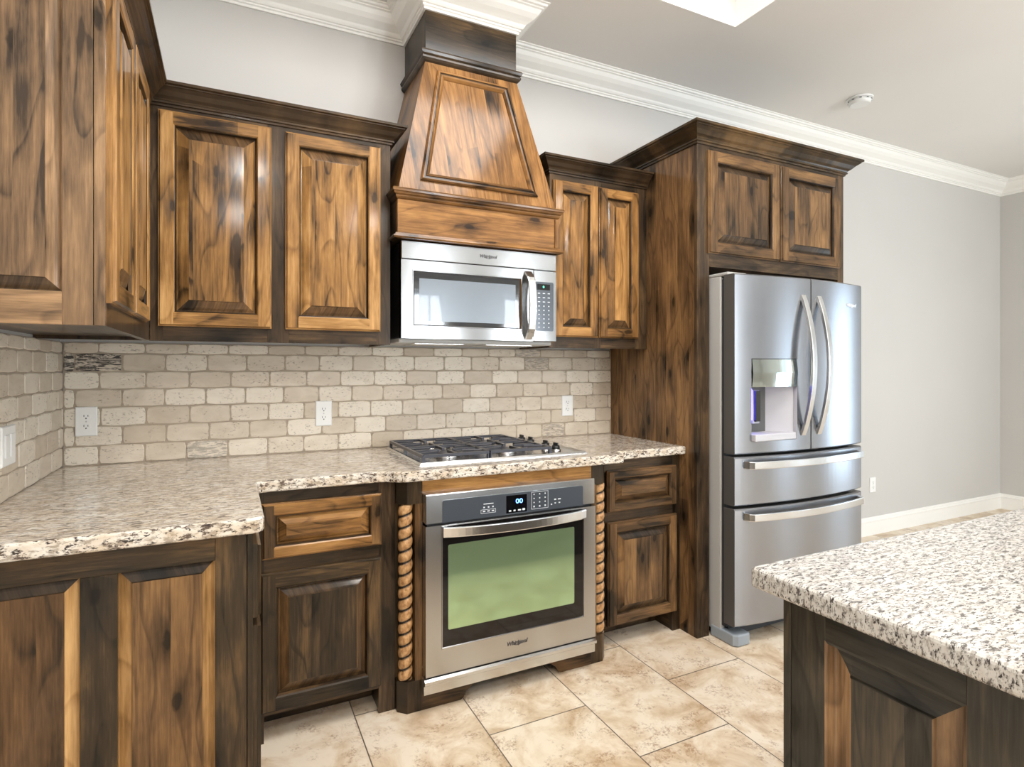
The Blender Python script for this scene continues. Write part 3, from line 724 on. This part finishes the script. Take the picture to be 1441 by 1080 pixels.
# ------------------------------------------------------------------ oven cabinet with rope columns
OX0, OX1, OY = 1.157, 2.102, -.672
L = thing('oven_cabinet', (1.63, -.35, 0), 'wooden oven housing with carved rope columns on its corners', 'cabinet')
m = MB()
m.box(OX0, OX0 + .018, -.60, -.002, 0, BZ, wd('walnut', 'z')); m.box(OX1 - .018, OX1, -.60, -.002, 0, BZ, wd('walnut', 'z'))
m.box(OX0 + .018, OX1 - .018, -.56, -.545, .0, .09, 'toe_black')
m.build('carcass', L)
m = MB(); c = .030
# solid chamfered blocks above and below each rope
for sgn in (1, -1):
    xo = OX0 if sgn > 0 else OX1
    q = lambda d: xo + sgn * d
    pl = [(q(0), -.60), (q(0), OY + c), (q(c), OY), (q(.090), OY), (q(.090), -.60)]
    m.prism(pl, 0, .118, wd('walnut', 'z'), None, 'xy'); m.prism(pl, .785, BZ, wd('dark', 'z'), None, 'xy')
    # recess behind the rope
    m.box(q(.0), q(.064), -.612, -.600, .118, .785, wd('dark', 'z')); 
    m.box(q(.062), q(.090), OY, -.60, .118, .785, wd('panel', 'z'), .45)
m.box(OX0 + .09, OX1 - .09, OY, OY + .02, .818, BZ, wd('amber', 'x'), .7)
def bracket(x, sgn):
    pts = [(x, 0)] + [(x + sgn * a, b) for a, b in ((.155, 0), (.168, .008), (.172, .020), (.180, .030), (.200, .044), (.225, .062), (.235, .10))] + [(x, .10)]
    m.prism(pts, OY, OY + .02, wd('panel', 'x'))
bracket(OX0 + .09, 1); bracket(OX1 - .09, -1)
m.box(OX0 + .09, OX1 - .09, OY + .002, OY + .02, .10, .145, wd('panel', 'x'))
m.build('face_frame', L)
def rope(x, y, mirror):
    m = MB(); z0, z1, R, n = .120, .783, .0275, 28
    NZ = 230; V = []; tn = []; lobes = 1; pitch = .0445
    for i in range(NZ + 1):
        z = z0 + (z1 - z0) * i / NZ
        for j in range(n):
            a = 2 * PI * j / n
            ph = lobes * (a * mirror + 2 * PI * z / pitch)
            s_ = abs(math.sin(ph / 2)); r = R * (.70 + .30 * s_ ** .55)
            if i < NZ: tn.append(s_)
            V.append((x + r * math.cos(a), y + r * math.sin(a), z))
    F = [(i * n + j, i * n + (j + 1) % n, (i + 1) * n + (j + 1) % n, (i + 1) * n + j) for i in range(NZ) for j in range(n)] + [tuple(range(n))[::-1], tuple(range(NZ * n, NZ * n + n))]
    m.add(V, F, 'rope_wood', tn + [1.0, 1.0], True); return m.build('rope_column', L)
def mat_rope():
    t = NT('rope_wood'); g = t.n('ShaderNodeNewGeometry'); co = t.n('ShaderNodeTexCoord').outputs['Object']
    n1 = t.noise(co, 60, 3); n2 = t.noise(t.vmath('MULTIPLY', co, (1, 1, .4)), 150, 3)
    f = t.math('ADD', t.math('MULTIPLY', n1, .7), t.math('MULTIPLY', n2, .4))
    c = t.ramp(f, [(.35, lin(120, 84, 50)), (.52, lin(182, 136, 88)), (.7, lin(214, 172, 122))])
    pt = t.ramp(t.n('ShaderNodeAttribute', attribute_name='tone').outputs['Fac'], [(.22, 0.0), (.48, 1.0)])       # glaze worked into the carved grooves
    c = t.mix(pt, lin(24, 17, 12), c); t.base(c); t.set(Roughness=.4, Coat_Weight=.2); M['rope_wood'] = t.m
mat_rope()
rope(OX0 + .032, OY + .030, -1); rope(OX1 - .032, OY + .030, -1)

# ------------------------------------------------------------------ wall oven
VX0, VX1, VY = 1.247, 2.006, -.714
L = thing('wall_oven', (1.63, -.4, .075), 'built-in stainless oven with greenish glass door under the counter', 'oven')
m = MB(); m.box(VX0 + .012, VX1 - .012, -.69, -.08, .148, .812, 'black_plastic', .5); m.build('case', L)
m = MB(); m.box(VX0, VX1, VY + .004, -.673, .712, .822, 'steel', .5, .003); cpn = m.build('control_panel', L)
m = MB(); m.prism([(1.312, .7125), (1.944, .7125), (1.944, .790), (1.938, .797), (1.318, .797), (1.312, .790)], VY + .002, VY + .006, 'panel_slate', .5); m.build('touch_panel', cpn)
m = MB(); m.box(1.580, 1.673, VY + .0008, VY + .0025, .718, .788, 'screen_black', .5); dsp = m.build('display', cpn)
text_part('00', dsp, frame((1.638, VY + .0006, .762), (1, 0, 0), (0, 0, 1)), .026, 'digit_blue', 'digits', 0, .0003, 'CENTER', None, 0, 1.25)
m = MB(); y_ = VY + .0005
def mk(x0, x1, z0, z1): m.box(x0, x1, y_, y_ + .002, z0, z1, 'letter_light', .5)
for k, (w0, h0) in enumerate(((.010, .006), (.009, .006), (.014, .006), (.012, .008))): mk(1.592 + k * .020, 1.592 + k * .020 + w0, .7235, .7235 + h0)
m.build('display_icons', dsp); m = MB()
for r in range(4):
    for c_ in range(3):
        x, z = 1.706 + c_ * .026, .782 - r * .0165; s_ = .0022 if r < 3 else .003
        mk(x - s_, x + s_, z - s_, z + s_)
for a, b, c_, d_ in ((1.694, 1.772, .791, .792), (1.694, 1.772, .722, .723), (1.694, 1.695, .722, .792), (1.771, 1.772, .722, .792)): mk(a, b, c_, d_)
m.build('number_keys', cpn); m = MB()
for x, z, w0 in ((1.788, .733, .006), (1.806, .737, .006), (1.806, .752, .009), (1.826, .737, .007), (1.826, .752, .013)): mk(x - w0 / 2, x + w0 / 2, z - .0022, z + .0022)
m.build('start_buttons', cpn); m = MB()
for c_ in range(3):
    mk(1.484 + c_ * .019 - .003, 1.484 + c_ * .019 + .003, .750, .755); mk(1.484 + c_ * .019 - .005, 1.484 + c_ * .019 + .005, .735, .739)
mk(1.482, 1.524, .764, .767)
for a, b, c_, d_ in ((1.470, 1.534, .743, .744), (1.470, 1.534, .729, .730), (1.470, 1.471, .729, .744), (1.533, 1.534, .729, .744)): mk(a, b, c_, d_)
m.build('mode_buttons', cpn)
m = MB()
facehole(m, VX0, VX1, .140, .704, 1.312, 1.946, .238, .698, VY, -.675, 'steel', .003)
d = m.build('door', L)
m = MB(); m.box(1.312, 1.946, VY + .003, -.676, .238, .698, 'oven_glass', .5); m.build('glass_pane', d)
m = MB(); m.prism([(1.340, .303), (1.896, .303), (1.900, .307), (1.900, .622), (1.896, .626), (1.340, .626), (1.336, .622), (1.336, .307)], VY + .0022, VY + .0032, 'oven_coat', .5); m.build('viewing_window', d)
m = MB(); m.bar([(VX0 + .066 + (VX1 - VX0 - .125) * i / 24, VY - .010 - .040 * math.sin(PI * i / 24) ** .7, .679) for i in range(25)], (0, 0, 1), .036, .012, 'steel_smooth', .5); m.build('handle', d)
brand(d, frame((1.627, VY - .0006, .195), (1, 0, 0), (0, 0, 1)), .022, 'letter_dark')
m = MB(); m.prism([(VY + .03, .136), (VY - .004, .136), (VY - .016, .131), (VY - .016, .120), (VY - .002, .110), (VY - .002, .078), (VY + .004, .076), (VY + .03, .076)], VX0 - .008, VX1 - .004, 'steel_smooth', .5, 'yz'); m.build('lower_trim', L)

# ------------------------------------------------------------------ countertop, cooktop
def s_curve(p, q, n=6, rev=False):
    out = []
    for i in range(n + 1):
        k = i / n; e = (1 - math.cos(PI * k)) / 2
        out.append((p[0] + (q[0] - p[0]) * k, p[1] + (q[1] - p[1]) * e))
    return out
pts = [(.001, -.001), (XP - .001, -.001), (XP - .001, -.622)]
pts += [(2.200, -.622)] + s_curve((2.195, -.622), (2.165, -.700)) + s_curve((1.185, -.700), (1.085, -.652))
pts += [(.700, -.652)] + [(.700 - .028 * math.sin(a), -.680 + .028 * math.cos(a)) for a in (PI / 6, PI / 3, PI / 2)]
pts += [(.672 - .03 + .03 * math.cos(a), -1.135 - .03 * math.sin(a)) for a in (0, PI / 6, PI / 3, PI / 2)] + [(.001, -1.165)]
m = MB(); m.prism(pts, .8735, .914, 'granite', .5, 'xy', None, .007, 3); 
tag(m.build('countertop', None, (1.3, -.35, .874)), 'beige speckled granite countertop along the back and left walls', 'countertop')

L = thing('gas_cooktop', (1.64, -.35, .914), 'four-burner gas cooktop set into the granite above the oven', 'cooktop')
CX0, CX1, CY0, CY1, CZ = 1.258, 2.035, -.605, -.075, .9142
m = MB(); T = frame((CX0, CY0, CZ), (1, 0, 0), (0, 1, 0))
m.rings(CX1 - CX0, CY1 - CY0, [(0, 0), (0, .003), (.006, .010), (.014, .011), (.024, .006), (.026, .005)], T, ['cooktop_pan'] * 3, True); m.build('tray', L)
bp = [(1.42, -.46, .045), (1.42, -.21, .036), (1.70, -.46, .036), (1.70, -.21, .045)]
for x, y, r in bp:
    m = MB(); m.cyl((x, y, CZ + .012), r + .012, .014, 'steel_smooth', n=28, r2=r + .004); bu = m.build('burner', L)
    m = MB(); m.cyl((x, y, CZ + .023), r, .008, 'iron', n=28, bev=.002); m.build('burner_cap', bu)
for gx0, gx1 in ((1.275, 1.557), (1.563, 1.850)):
    m = MB(); gz = .949; y0, y1 = -.592, -.090; cx = (gx0 + gx1) / 2
    R = lambda a, b, wv=.012: m.bar([a, b], (0, 0, 1), .012, wv, 'iron', .5)
    fr_ = [(gx0, y0), (gx1, y0), (gx1, y1), (gx0, y1)]
    for i in range(4): R((*fr_[i], gz), (*fr_[(i + 1) % 4], gz), .014)
    R((gx0, (y0 + y1) / 2, gz), (gx1, (y0 + y1) / 2, gz), .014)
    for cy in (-.46, -.215):
        for dx, dy in ((1, 0), (-1, 0)): R((cx + dx * .030, cy, gz), ((gx1 if dx > 0 else gx0), cy, gz))
        R((cx, cy + .030, gz), (cx, min(y1, cy + .126), gz)); R((cx, cy - .030, gz), (cx, max(y0, cy - .126), gz))
        for sx in (-1, 1):
            for sy in (-1, 1): R((cx + sx * .055, cy + sy * .05, gz + .001), (cx + sx * .14, cy + sy * .075, gz), .010)
    for px_, py_ in fr_ + [(gx0, (y0 + y1) / 2), (gx1, (y0 + y1) / 2)]: m.box(px_ - .006, px_ + .006, py_ - .006, py_ + .006, CZ + .006, gz, 'iron', .5)
    m.build('grate', L)
for y in (-.515, -.420, -.270, -.175):
    m = MB(); m.cyl((1.925, y, CZ + .010), .024, .010, 'chrome', n=28); m.cyl((1.925, y, CZ + .023), .020, .018, 'knob_black', n=28, r2=.017, bev=.002)
    m.box(1.925 - .004, 1.925 + .004, y - .019, y + .019, CZ + .030, CZ + .044, 'knob_black', .5, .002); m.build('knob', L)

# ------------------------------------------------------------------ refrigerator surround
SY, SX1, SZ = -.700, 3.690, 2.378
L = thing('refrigerator_surround', (3.15, -.35, 0), 'tall dark wooden cabinet surround framing the stainless refrigerator', 'cabinet')
m = MB(); m.box(XP, XP + .02, SY + .02, -.002, 0, SZ, wd('panel', 'z', True)); m.box(SX1 - .02, SX1, SY + .02, -.002, 0, SZ, wd('panel', 'z', True))
m.build('side_panel', L)
m = MB(); m.box(XP + .02, SX1 - .02, SY + .02, -.002, 1.79, 1.81, wd('walnut', 'x')); m.box(XP + .02, SX1 - .02, SY + .02, -.002, SZ - .02, SZ, wd('walnut', 'x')); m.box(XP + .02, SX1 - .02, -.022, -.002, 1.81, SZ - .02, wd('walnut', 'x')); m.build('carcass', L)
m = MB(); m.box(XP, XP + .078, SY, SY + .02, 0, SZ, wd('walnut', 'z'), None, .001); m.box(SX1 - .05, SX1, SY, SY + .02, 0, SZ, wd('walnut', 'z'), None, .001)
m.box(XP + .078, SX1 - .05, SY, SY + .02, 1.790, 1.866, wd('walnut', 'x')); m.box(XP + .078, SX1 - .05, SY, SY + .02, 2.335, SZ, wd('walnut', 'x')); m.box(3.135, 3.185, SY, SY + .02, 1.866, 2.335, wd('walnut', 'z')); m.build('face_frame', L)
door_part(L, (2.662, SY, 1.852), (1, 0, 0), .492, .500, 'panel', fw=.062, bev=.036)
door_part(L, (3.166, SY, 1.852), (1, 0, 0), .478, .500, 'panel', fw=.062, bev=.036)
BIGC = [(o * 1.22, h * 1.10) for o, h in CABCROWN]
m = MB(); m.sweep([(XP, -.002), (XP, SY), (SX1, SY), (SX1, -.002)], BIGC, SZ - .003, [wd('dark', 'y'), wd('dark', 'x'), wd('dark', 'y')]); m.build('crown', L)

# ------------------------------------------------------------------ refrigerator
L = thing('refrigerator', (3.155, -.45, 0), 'stainless french-door refrigerator with ice and water dispenser', 'refrigerator')
RX0_, RX1_, RB = 2.690, 3.622, -.757
XC = (RX0_ + RX1_) / 2; HF = (RX1_ - RX0_) / 2
def fy(x): return -.845 - .042 * (1 - ((x - XC) / HF) ** 2)
m = MB(); m.box(RX0_ + .002, RX1_ - .002, RB, -.06, .035, 1.735, 'body_grey', .5, .004)
m.box(RX0_ + .012, RX1_ - .012, RB - .022, RB, .07, 1.722, 'gasket', .5); m.build('body', L)
for x0, x1 in ((RX0_ + .002, RX0_ + .13), (RX1_ - .13, RX1_ - .002)):
    m = MB(); m.box(x0, x1, RB - .045, RB + .17, 1.735, 1.752, 'body_grey', .5, .005); m.build('hinge_cover', L)
def curved(mb, x0, x1, z0, z1, mat, hole=None, back=-.780, n=26):
    xs = [x0 + (x1 - x0) * i / n for i in range(n + 1)]
    if hole: xs = sorted(set([x for x in xs if abs(x - hole[0]) > .006 and abs(x - hole[1]) > .006] + [hole[0], hole[1]]))
    e = .006
    def col(a, b, c, d):
        mb.add([(a, fy(a), c), (b, fy(b), c), (b, fy(b), d), (a, fy(a), d)], [(0, 1, 2, 3)], mat, .5, True)
    for a, b in zip(xs, xs[1:]):
        if hole and a >= hole[0] - 1e-6 and b <= hole[1] + 1e-6: col(a, b, z0 + e, hole[2]); col(a, b, hole[3], z1 - e)
        else: col(a, b, z0 + e, z1 - e)
        for zz, ze in ((z0, z0 + e), (z1, z1 - e)):
            mb.add([(a, fy(a), ze), (b, fy(b), ze), (b, fy(b) + e, zz), (a, fy(a) + e, zz)], [(0, 1, 2, 3)], mat, .5)
            mb.add([(a, fy(a) + e, zz), (b, fy(b) + e, zz), (b, back, zz), (a, back, zz)], [(0, 1, 2, 3)], 'door_side', .5)
    for x in (x0, x1): mb.add([(x, fy(x), z0 + e), (x, fy(x), z1 - e), (x, fy(x) + e, z1), (x, back, z1), (x, back, z0), (x, fy(x) + e, z0)], [(0, 1, 2, 3, 4, 5)], 'door_side', .5)
    mb.add([(x0, back, z0), (x1, back, z0), (x1, back, z1), (x0, back, z1)], [(0, 1, 2, 3)], 'door_side', .5)
DZ0, DZ1, XS = .895, 1.738, 3.162
HX = (2.782, 3.064, .952, 1.342)
m = MB(); curved(m, RX0_, XS - .004, DZ0, DZ1, 'steel_fridge', HX, -.780); dl = m.build('door', L)
m = MB(); curved(m, XS + .004, RX1_, DZ0, DZ1, 'steel_fridge', None, -.780); dr = m.build('door', L)
brand(dr, frame((3.508, fy(3.508) - .001, 1.625), (Vector((1, (fy(3.54) - fy(3.48)) / .06, 0)).normalized()), (0, 0, 1)), .024, 'letter_light')
for z0, z1 in ((.655, .882), (.092, .640)):
    m = MB(); curved(m, RX0_, RX1_, z0, z1, 'steel_fridge', None, -.780); dw = m.build('drawer', L)
    hz = z1 - .036; m = MB()
    m.bar([(2.745, fy(2.745) + .001, hz), (2.752, fy(2.752) - .022, hz)] + [(2.765 + .80 * i / 20, fy(2.765 + .80 * i / 20) - .034 - .010 * math.sin(PI * i / 20), hz) for i in range(21)] + [(3.578, fy(3.578) - .022, hz), (3.585, fy(3.585) + .001, hz)], (0, 0, 1), .034, .012, 'steel_smooth', .5); m.build('handle', dw)
for x, dd in ((3.105, dl), (3.222, dr)):
    m = MB(); m.bar([(x, fy(x) + .002 - .062 * math.sin(PI * i / 24) ** .85, .972 + .680 * i / 24) for i in range(25)], (1, 0, 0), .030, .016, 'steel_smooth', .5)
    m.build('handle', dd)
# dispenser
m = MB(); yb = -.775
a, b, c, d_ = HX
zm = 1.208
for x in (a, b): m.add([(x, fy(x), c), (x, fy(x), d_), (x, yb, d_), (x, yb, c)], [(0, 1, 2, 3)], 'dispenser_grey', .5)
m.add([(a, yb, c), (b, yb, c), (b, yb, zm), (a, yb, zm)], [(0, 1, 2, 3)], 'dispenser_grey', .5)
m.add([(a, fy(a) , c), (b, fy(b), c), (b, yb, c), (a, yb, c)], [(0, 1, 2, 3)], 'dispenser_grey', .5)
m.box(a + .002, b - .002, fy(b) + .003, yb, c + .001, c + .034, 'dispenser_grey', .5, .003)
# angled cheek of the pocket
m.add([(b - .002, fy(b) + .02, c + .034), (b - .002, fy(b) + .02, zm), (b - .10, yb - .001, zm), (b - .10, yb - .001, c + .034)], [(0, 1, 2, 3)], 'dispenser_grey', .5)
dp = m.build('dispenser', dl)
m = MB(); n = 14; xs = [a + .003 + (b - a - .006) * i / n for i in range(n + 1)]
for x0, x1 in zip(xs, xs[1:]):
    m.add([(x0, fy(x0) - .001, zm), (x1, fy(x1) - .001, zm), (x1, fy(x1) - .007, (zm + d_) / 2), (x0, fy(x0) - .007, (zm + d_) / 2)], [(0, 1, 2, 3)], 'chrome_tint', .5, True)
    m.add([(x0, fy(x0) - .007, (zm + d_) / 2), (x1, fy(x1) - .007, (zm + d_) / 2), (x1, fy(x1) - .001, d_ - .003), (x0, fy(x0) - .001, d_ - .003)], [(0, 1, 2, 3)], 'chrome_tint', .5, True)
    m.add([(x0, fy(x0) - .001, zm), (x1, fy(x1) - .001, zm), (x1, yb, zm), (x0, yb, zm)], [(0, 1, 2, 3)], 'dispenser_grey', .5)
plain('chrome_tint', (.58, .64, .62), .05, 1.0)
m.build('control_panel', dl)
m = MB(); m.box(2.802, 2.842, -.816, yb, 1.045, 1.198, 'led_blue', .5, .004); m.build('lamp', dl)
m = MB(); m.box(2.852, 2.886, -.824, -.812, 1.040, 1.188, 'screen_black', .5, .002); m.box(2.788, 2.798, -.824, -.812, 1.040, 1.188, 'screen_black', .5, .002); m.box(2.846, 2.892, -.812, yb, 1.030, 1.190, 'dispenser_grey', .5, .002); m.build('paddle', dl)
m = MB(); m.box(RX0_ + .03, RX1_ - .03, RB - .02, RB + .03, .018, .085, 'gasket', .5); m.build('base_grille', L)
for x0 in (RX0_ - .002, RX1_ - .098):
    m = MB(); m.prism([(x0, -.70), (x0, RB - .078), (x0 + .018, RB - .095), (x0 + .09, RB - .095), (x0 + .10, RB - .085), (x0 + .10, RB - .02), (x0 + .03, RB + .0), (x0 + .03, -.70)], .002, .055, 'foot_grey', .5, 'xy', None, .006, 2); m.build('foot', L)
m = MB(); m.box(RX0_ + .03, RX1_ - .03, -.70, -.10, .0, .034, 'gasket', .5); m.build('base', L)

# ------------------------------------------------------------------ island
IX, IY = 1.498, -1.978
L = thing('kitchen_island', (2.2, -2.9, 0), 'dark greyish wooden island base with raised panels under the pale granite', 'kitchen island')
JX0, JX1, JY1, JY0 = 1.538, 2.90, -2.022, -3.80
m = MB(); m.box(JX0 + .02, JX1 - .02, JY0 + .02, JY1 - .02, 0, .872, wd('ebony', 'z')); m.build('carcass', L)
m = MB(); T = frame((JX0 + .02, JY1, 0), (0, -1, 0), (0, 0, 1)); Wd = JY1 - JY0
stiles = [(0, .016), (.0175, .086)]
pan = []; y = .086
while y + .218 + .09 < Wd: pan.append((y, y + .218)); stiles.append((y + .218, y + .218 + .085)); y += .303
for a, b in stiles: m.box(a, b, 0, .872, 0, .020, wd('ebony', 'z'), None, .001, T)
end = stiles[-1][1]
for a, b in pan:
    m.box(a, b, .815, .872, 0, .020, wd('ebony', 'y'), .4, .0006, T); m.box(a, b, 0, .12, 0, .020, wd('ebony', 'y'), .4, .0006, T)
m.box(end, Wd, 0, .872, 0, .02, wd('ebony', 'z'), None, .001, T)
sp = m.build('side_frame', L)
for k, (a, b) in enumerate(pan):
    m = MB(); Tp = frame((JX0 + .02, JY1 - a, .12), (0, -1, 0), (0, 0, 1))
    m.rings(b - a, .695, [(-.001, .020), (.004, .019), (.008, .006), (.012, .004), (.022, .006), (.033, .0095), (.042, .0135), (.044, .0175), (.046, .018)], Tp, [wd('ebony', 'y'), wd('grey', 'z'), wd('ebony', 'z', True)]); m.build('raised_panel', sp)
m = MB(); m.box(JX0 + .02, JX1, JY1 - .02, JY1, 0, .872, wd('ebony', 'x'), None, .001); m.box(JX1 - .02, JX1, JY0, JY1 - .02, 0, .872, wd('ebony', 'z')); m.box(JX0 + .02, JX1 - .02, JY0, JY0 + .02, 0, .872, wd('ebony', 'z')); m.build('outer_panel', L)
m = MB(); m.prism([(IX, JY0 - .05), (IX, IY - .006), (IX + .006, IY), (JX1 + .05, IY), (JX1 + .05, JY0 - .05)], .8735, .914, 'granite_island', .5, 'xy', None, .008, 3)
tag(m.build('countertop', None, (2.2, -2.9, .874)), 'pale grey speckled granite top of the island in the right foreground', 'countertop')

# ------------------------------------------------------------------ outlets, switch, smoke detector
def plate(T, w_, h_):
    m = MB(); m.rings(w_, h_, [(0, 0), (0, .003), (.003, .006), (.004, .0062)], T, ['plastic_white'] * 3, True); return m
def outlet(name, O, A, label, group=None):
    L = thing(name, O, label, 'outlet', group); T = frame(O, A, (0, 0, 1)) @ Matrix.Translation((-.036, -.0575, 0))
    p = plate(T, .072, .115).build('cover_plate', L)
    for z in (.038, .077):
        m = MB(); pts = [(.036 + .0165 * math.cos(q), z + .0135 * math.sin(q)) for q in [math.radians(d) for d in (20, 50, 90, 130, 160, 200, 230, 270, 310, 340)]]
        V = [(x, y, .006) for x, y in pts] + [(x, y, .0078) for x, y in pts]; n = len(pts)
        m.add(V, [(i, (i + 1) % n, n + (i + 1) % n, n + i) for i in range(n)] + [tuple(range(n, 2 * n))], 'plastic_white', .5, False, T)
        r = m.build('receptacle', L)
        m = MB(); 
        for x, hh in ((.0295, .008), (.0425, .0065)): m.box(x - .0011, x + .0011, z + .003 - hh / 2, z + .003 + hh / 2, .0077, .0082, 'slot_dark', .5, 0, T)
        m.cyl((.036, z - .0068, .008), .0026, .0006, 'slot_dark', 'z', 10, None, .5, False, T); m.build('slots', r)
    m = MB(); m.cyl((.036, .0575, .0065), .003, .001, 'screw', 'z', 10, None, .5, False, T); m.build('screw', L)
YB = -.0108
outlet('wall_outlet', (.086, YB, 1.088), (1, 0, 0), 'white double outlet on the stone tiles nearest the left corner')
outlet('wall_outlet', (.981, YB, 1.088), (1, 0, 0), 'white double outlet on the stone tiles left of the cooktop')
outlet('wall_outlet', (2.297, YB, 1.085), (1, 0, 0), 'white double outlet on the stone tiles right of the cooktop')
outlet('wall_outlet', (5.085, -.0008, .386), (1, 0, 0), 'white outlet low on the grey wall beside the refrigerator')
L = thing('light_switch', (.0115, -.640, 1.074), 'white switch plate on the left wall tiles at the picture edge', 'switch')
T = frame((.0115, -.640, 1.074), (0, 1, 0), (0, 0, 1)) @ Matrix.Translation((-.058, -.058, 0))
plate(T, .116, .116).build('cover_plate', L)
for x in (.035, .081):
    m = MB(); m.box(x - .0165, x + .0165, .025, .091, .006, .0095, 'plastic_white', .5, .001, T); m.build('rocker', L)
L = thing('smoke_detector', (4.165, -.49, ZC), 'round white smoke detector on the ceiling', 'smoke detector')
m = MB(); m.cyl((4.165, -.49, ZC - .006), .074, .0115, 'plastic_white', n=40); m.build('base', L)
m = MB(); m.cyl((4.165, -.49, ZC - .026), .058, .028, 'plastic_white', n=40, r2=.068, bev=.004)
for k in range(10):
    q = 2 * PI * k / 10; m.box(-.006, .006, -.001, .001, -.002, .002, 'slot_dark', .5, 0, Matrix.Translation((4.165 + .0665 * math.cos(q), -.49 + .0665 * math.sin(q), ZC - .018)) @ Matrix.Rotation(q + PI / 2, 4, 'Z'))
m.build('cover', L)
for k, (x, y) in enumerate(((.75, -3.3), (3.6, -3.0), (2.0, -4.6), (.7, -4.9))):  # trim rings made up to go with the added fill lamps
    m = MB(); n = 32; T = Matrix.Translation((x, y, ZC)); V = []
    for r, z in ((.115, -.0005), (.112, -.006), (.085, -.006), (.082, -.001)): V += [(r * math.cos(2 * PI * i / n), r * math.sin(2 * PI * i / n), z) for i in range(n)]
    m.add(V, [(a * n + i, a * n + (i + 1) % n, (a + 1) * n + (i + 1) % n, (a + 1) * n + i) for a in range(3) for i in range(n)], 'trim_white', .5, True, T)
    tag(m.build('added_light_trim', None, (x, y, ZC)), 'white round trim of an added fill light in the ceiling behind the viewpoint', 'light', 'added fill lights')
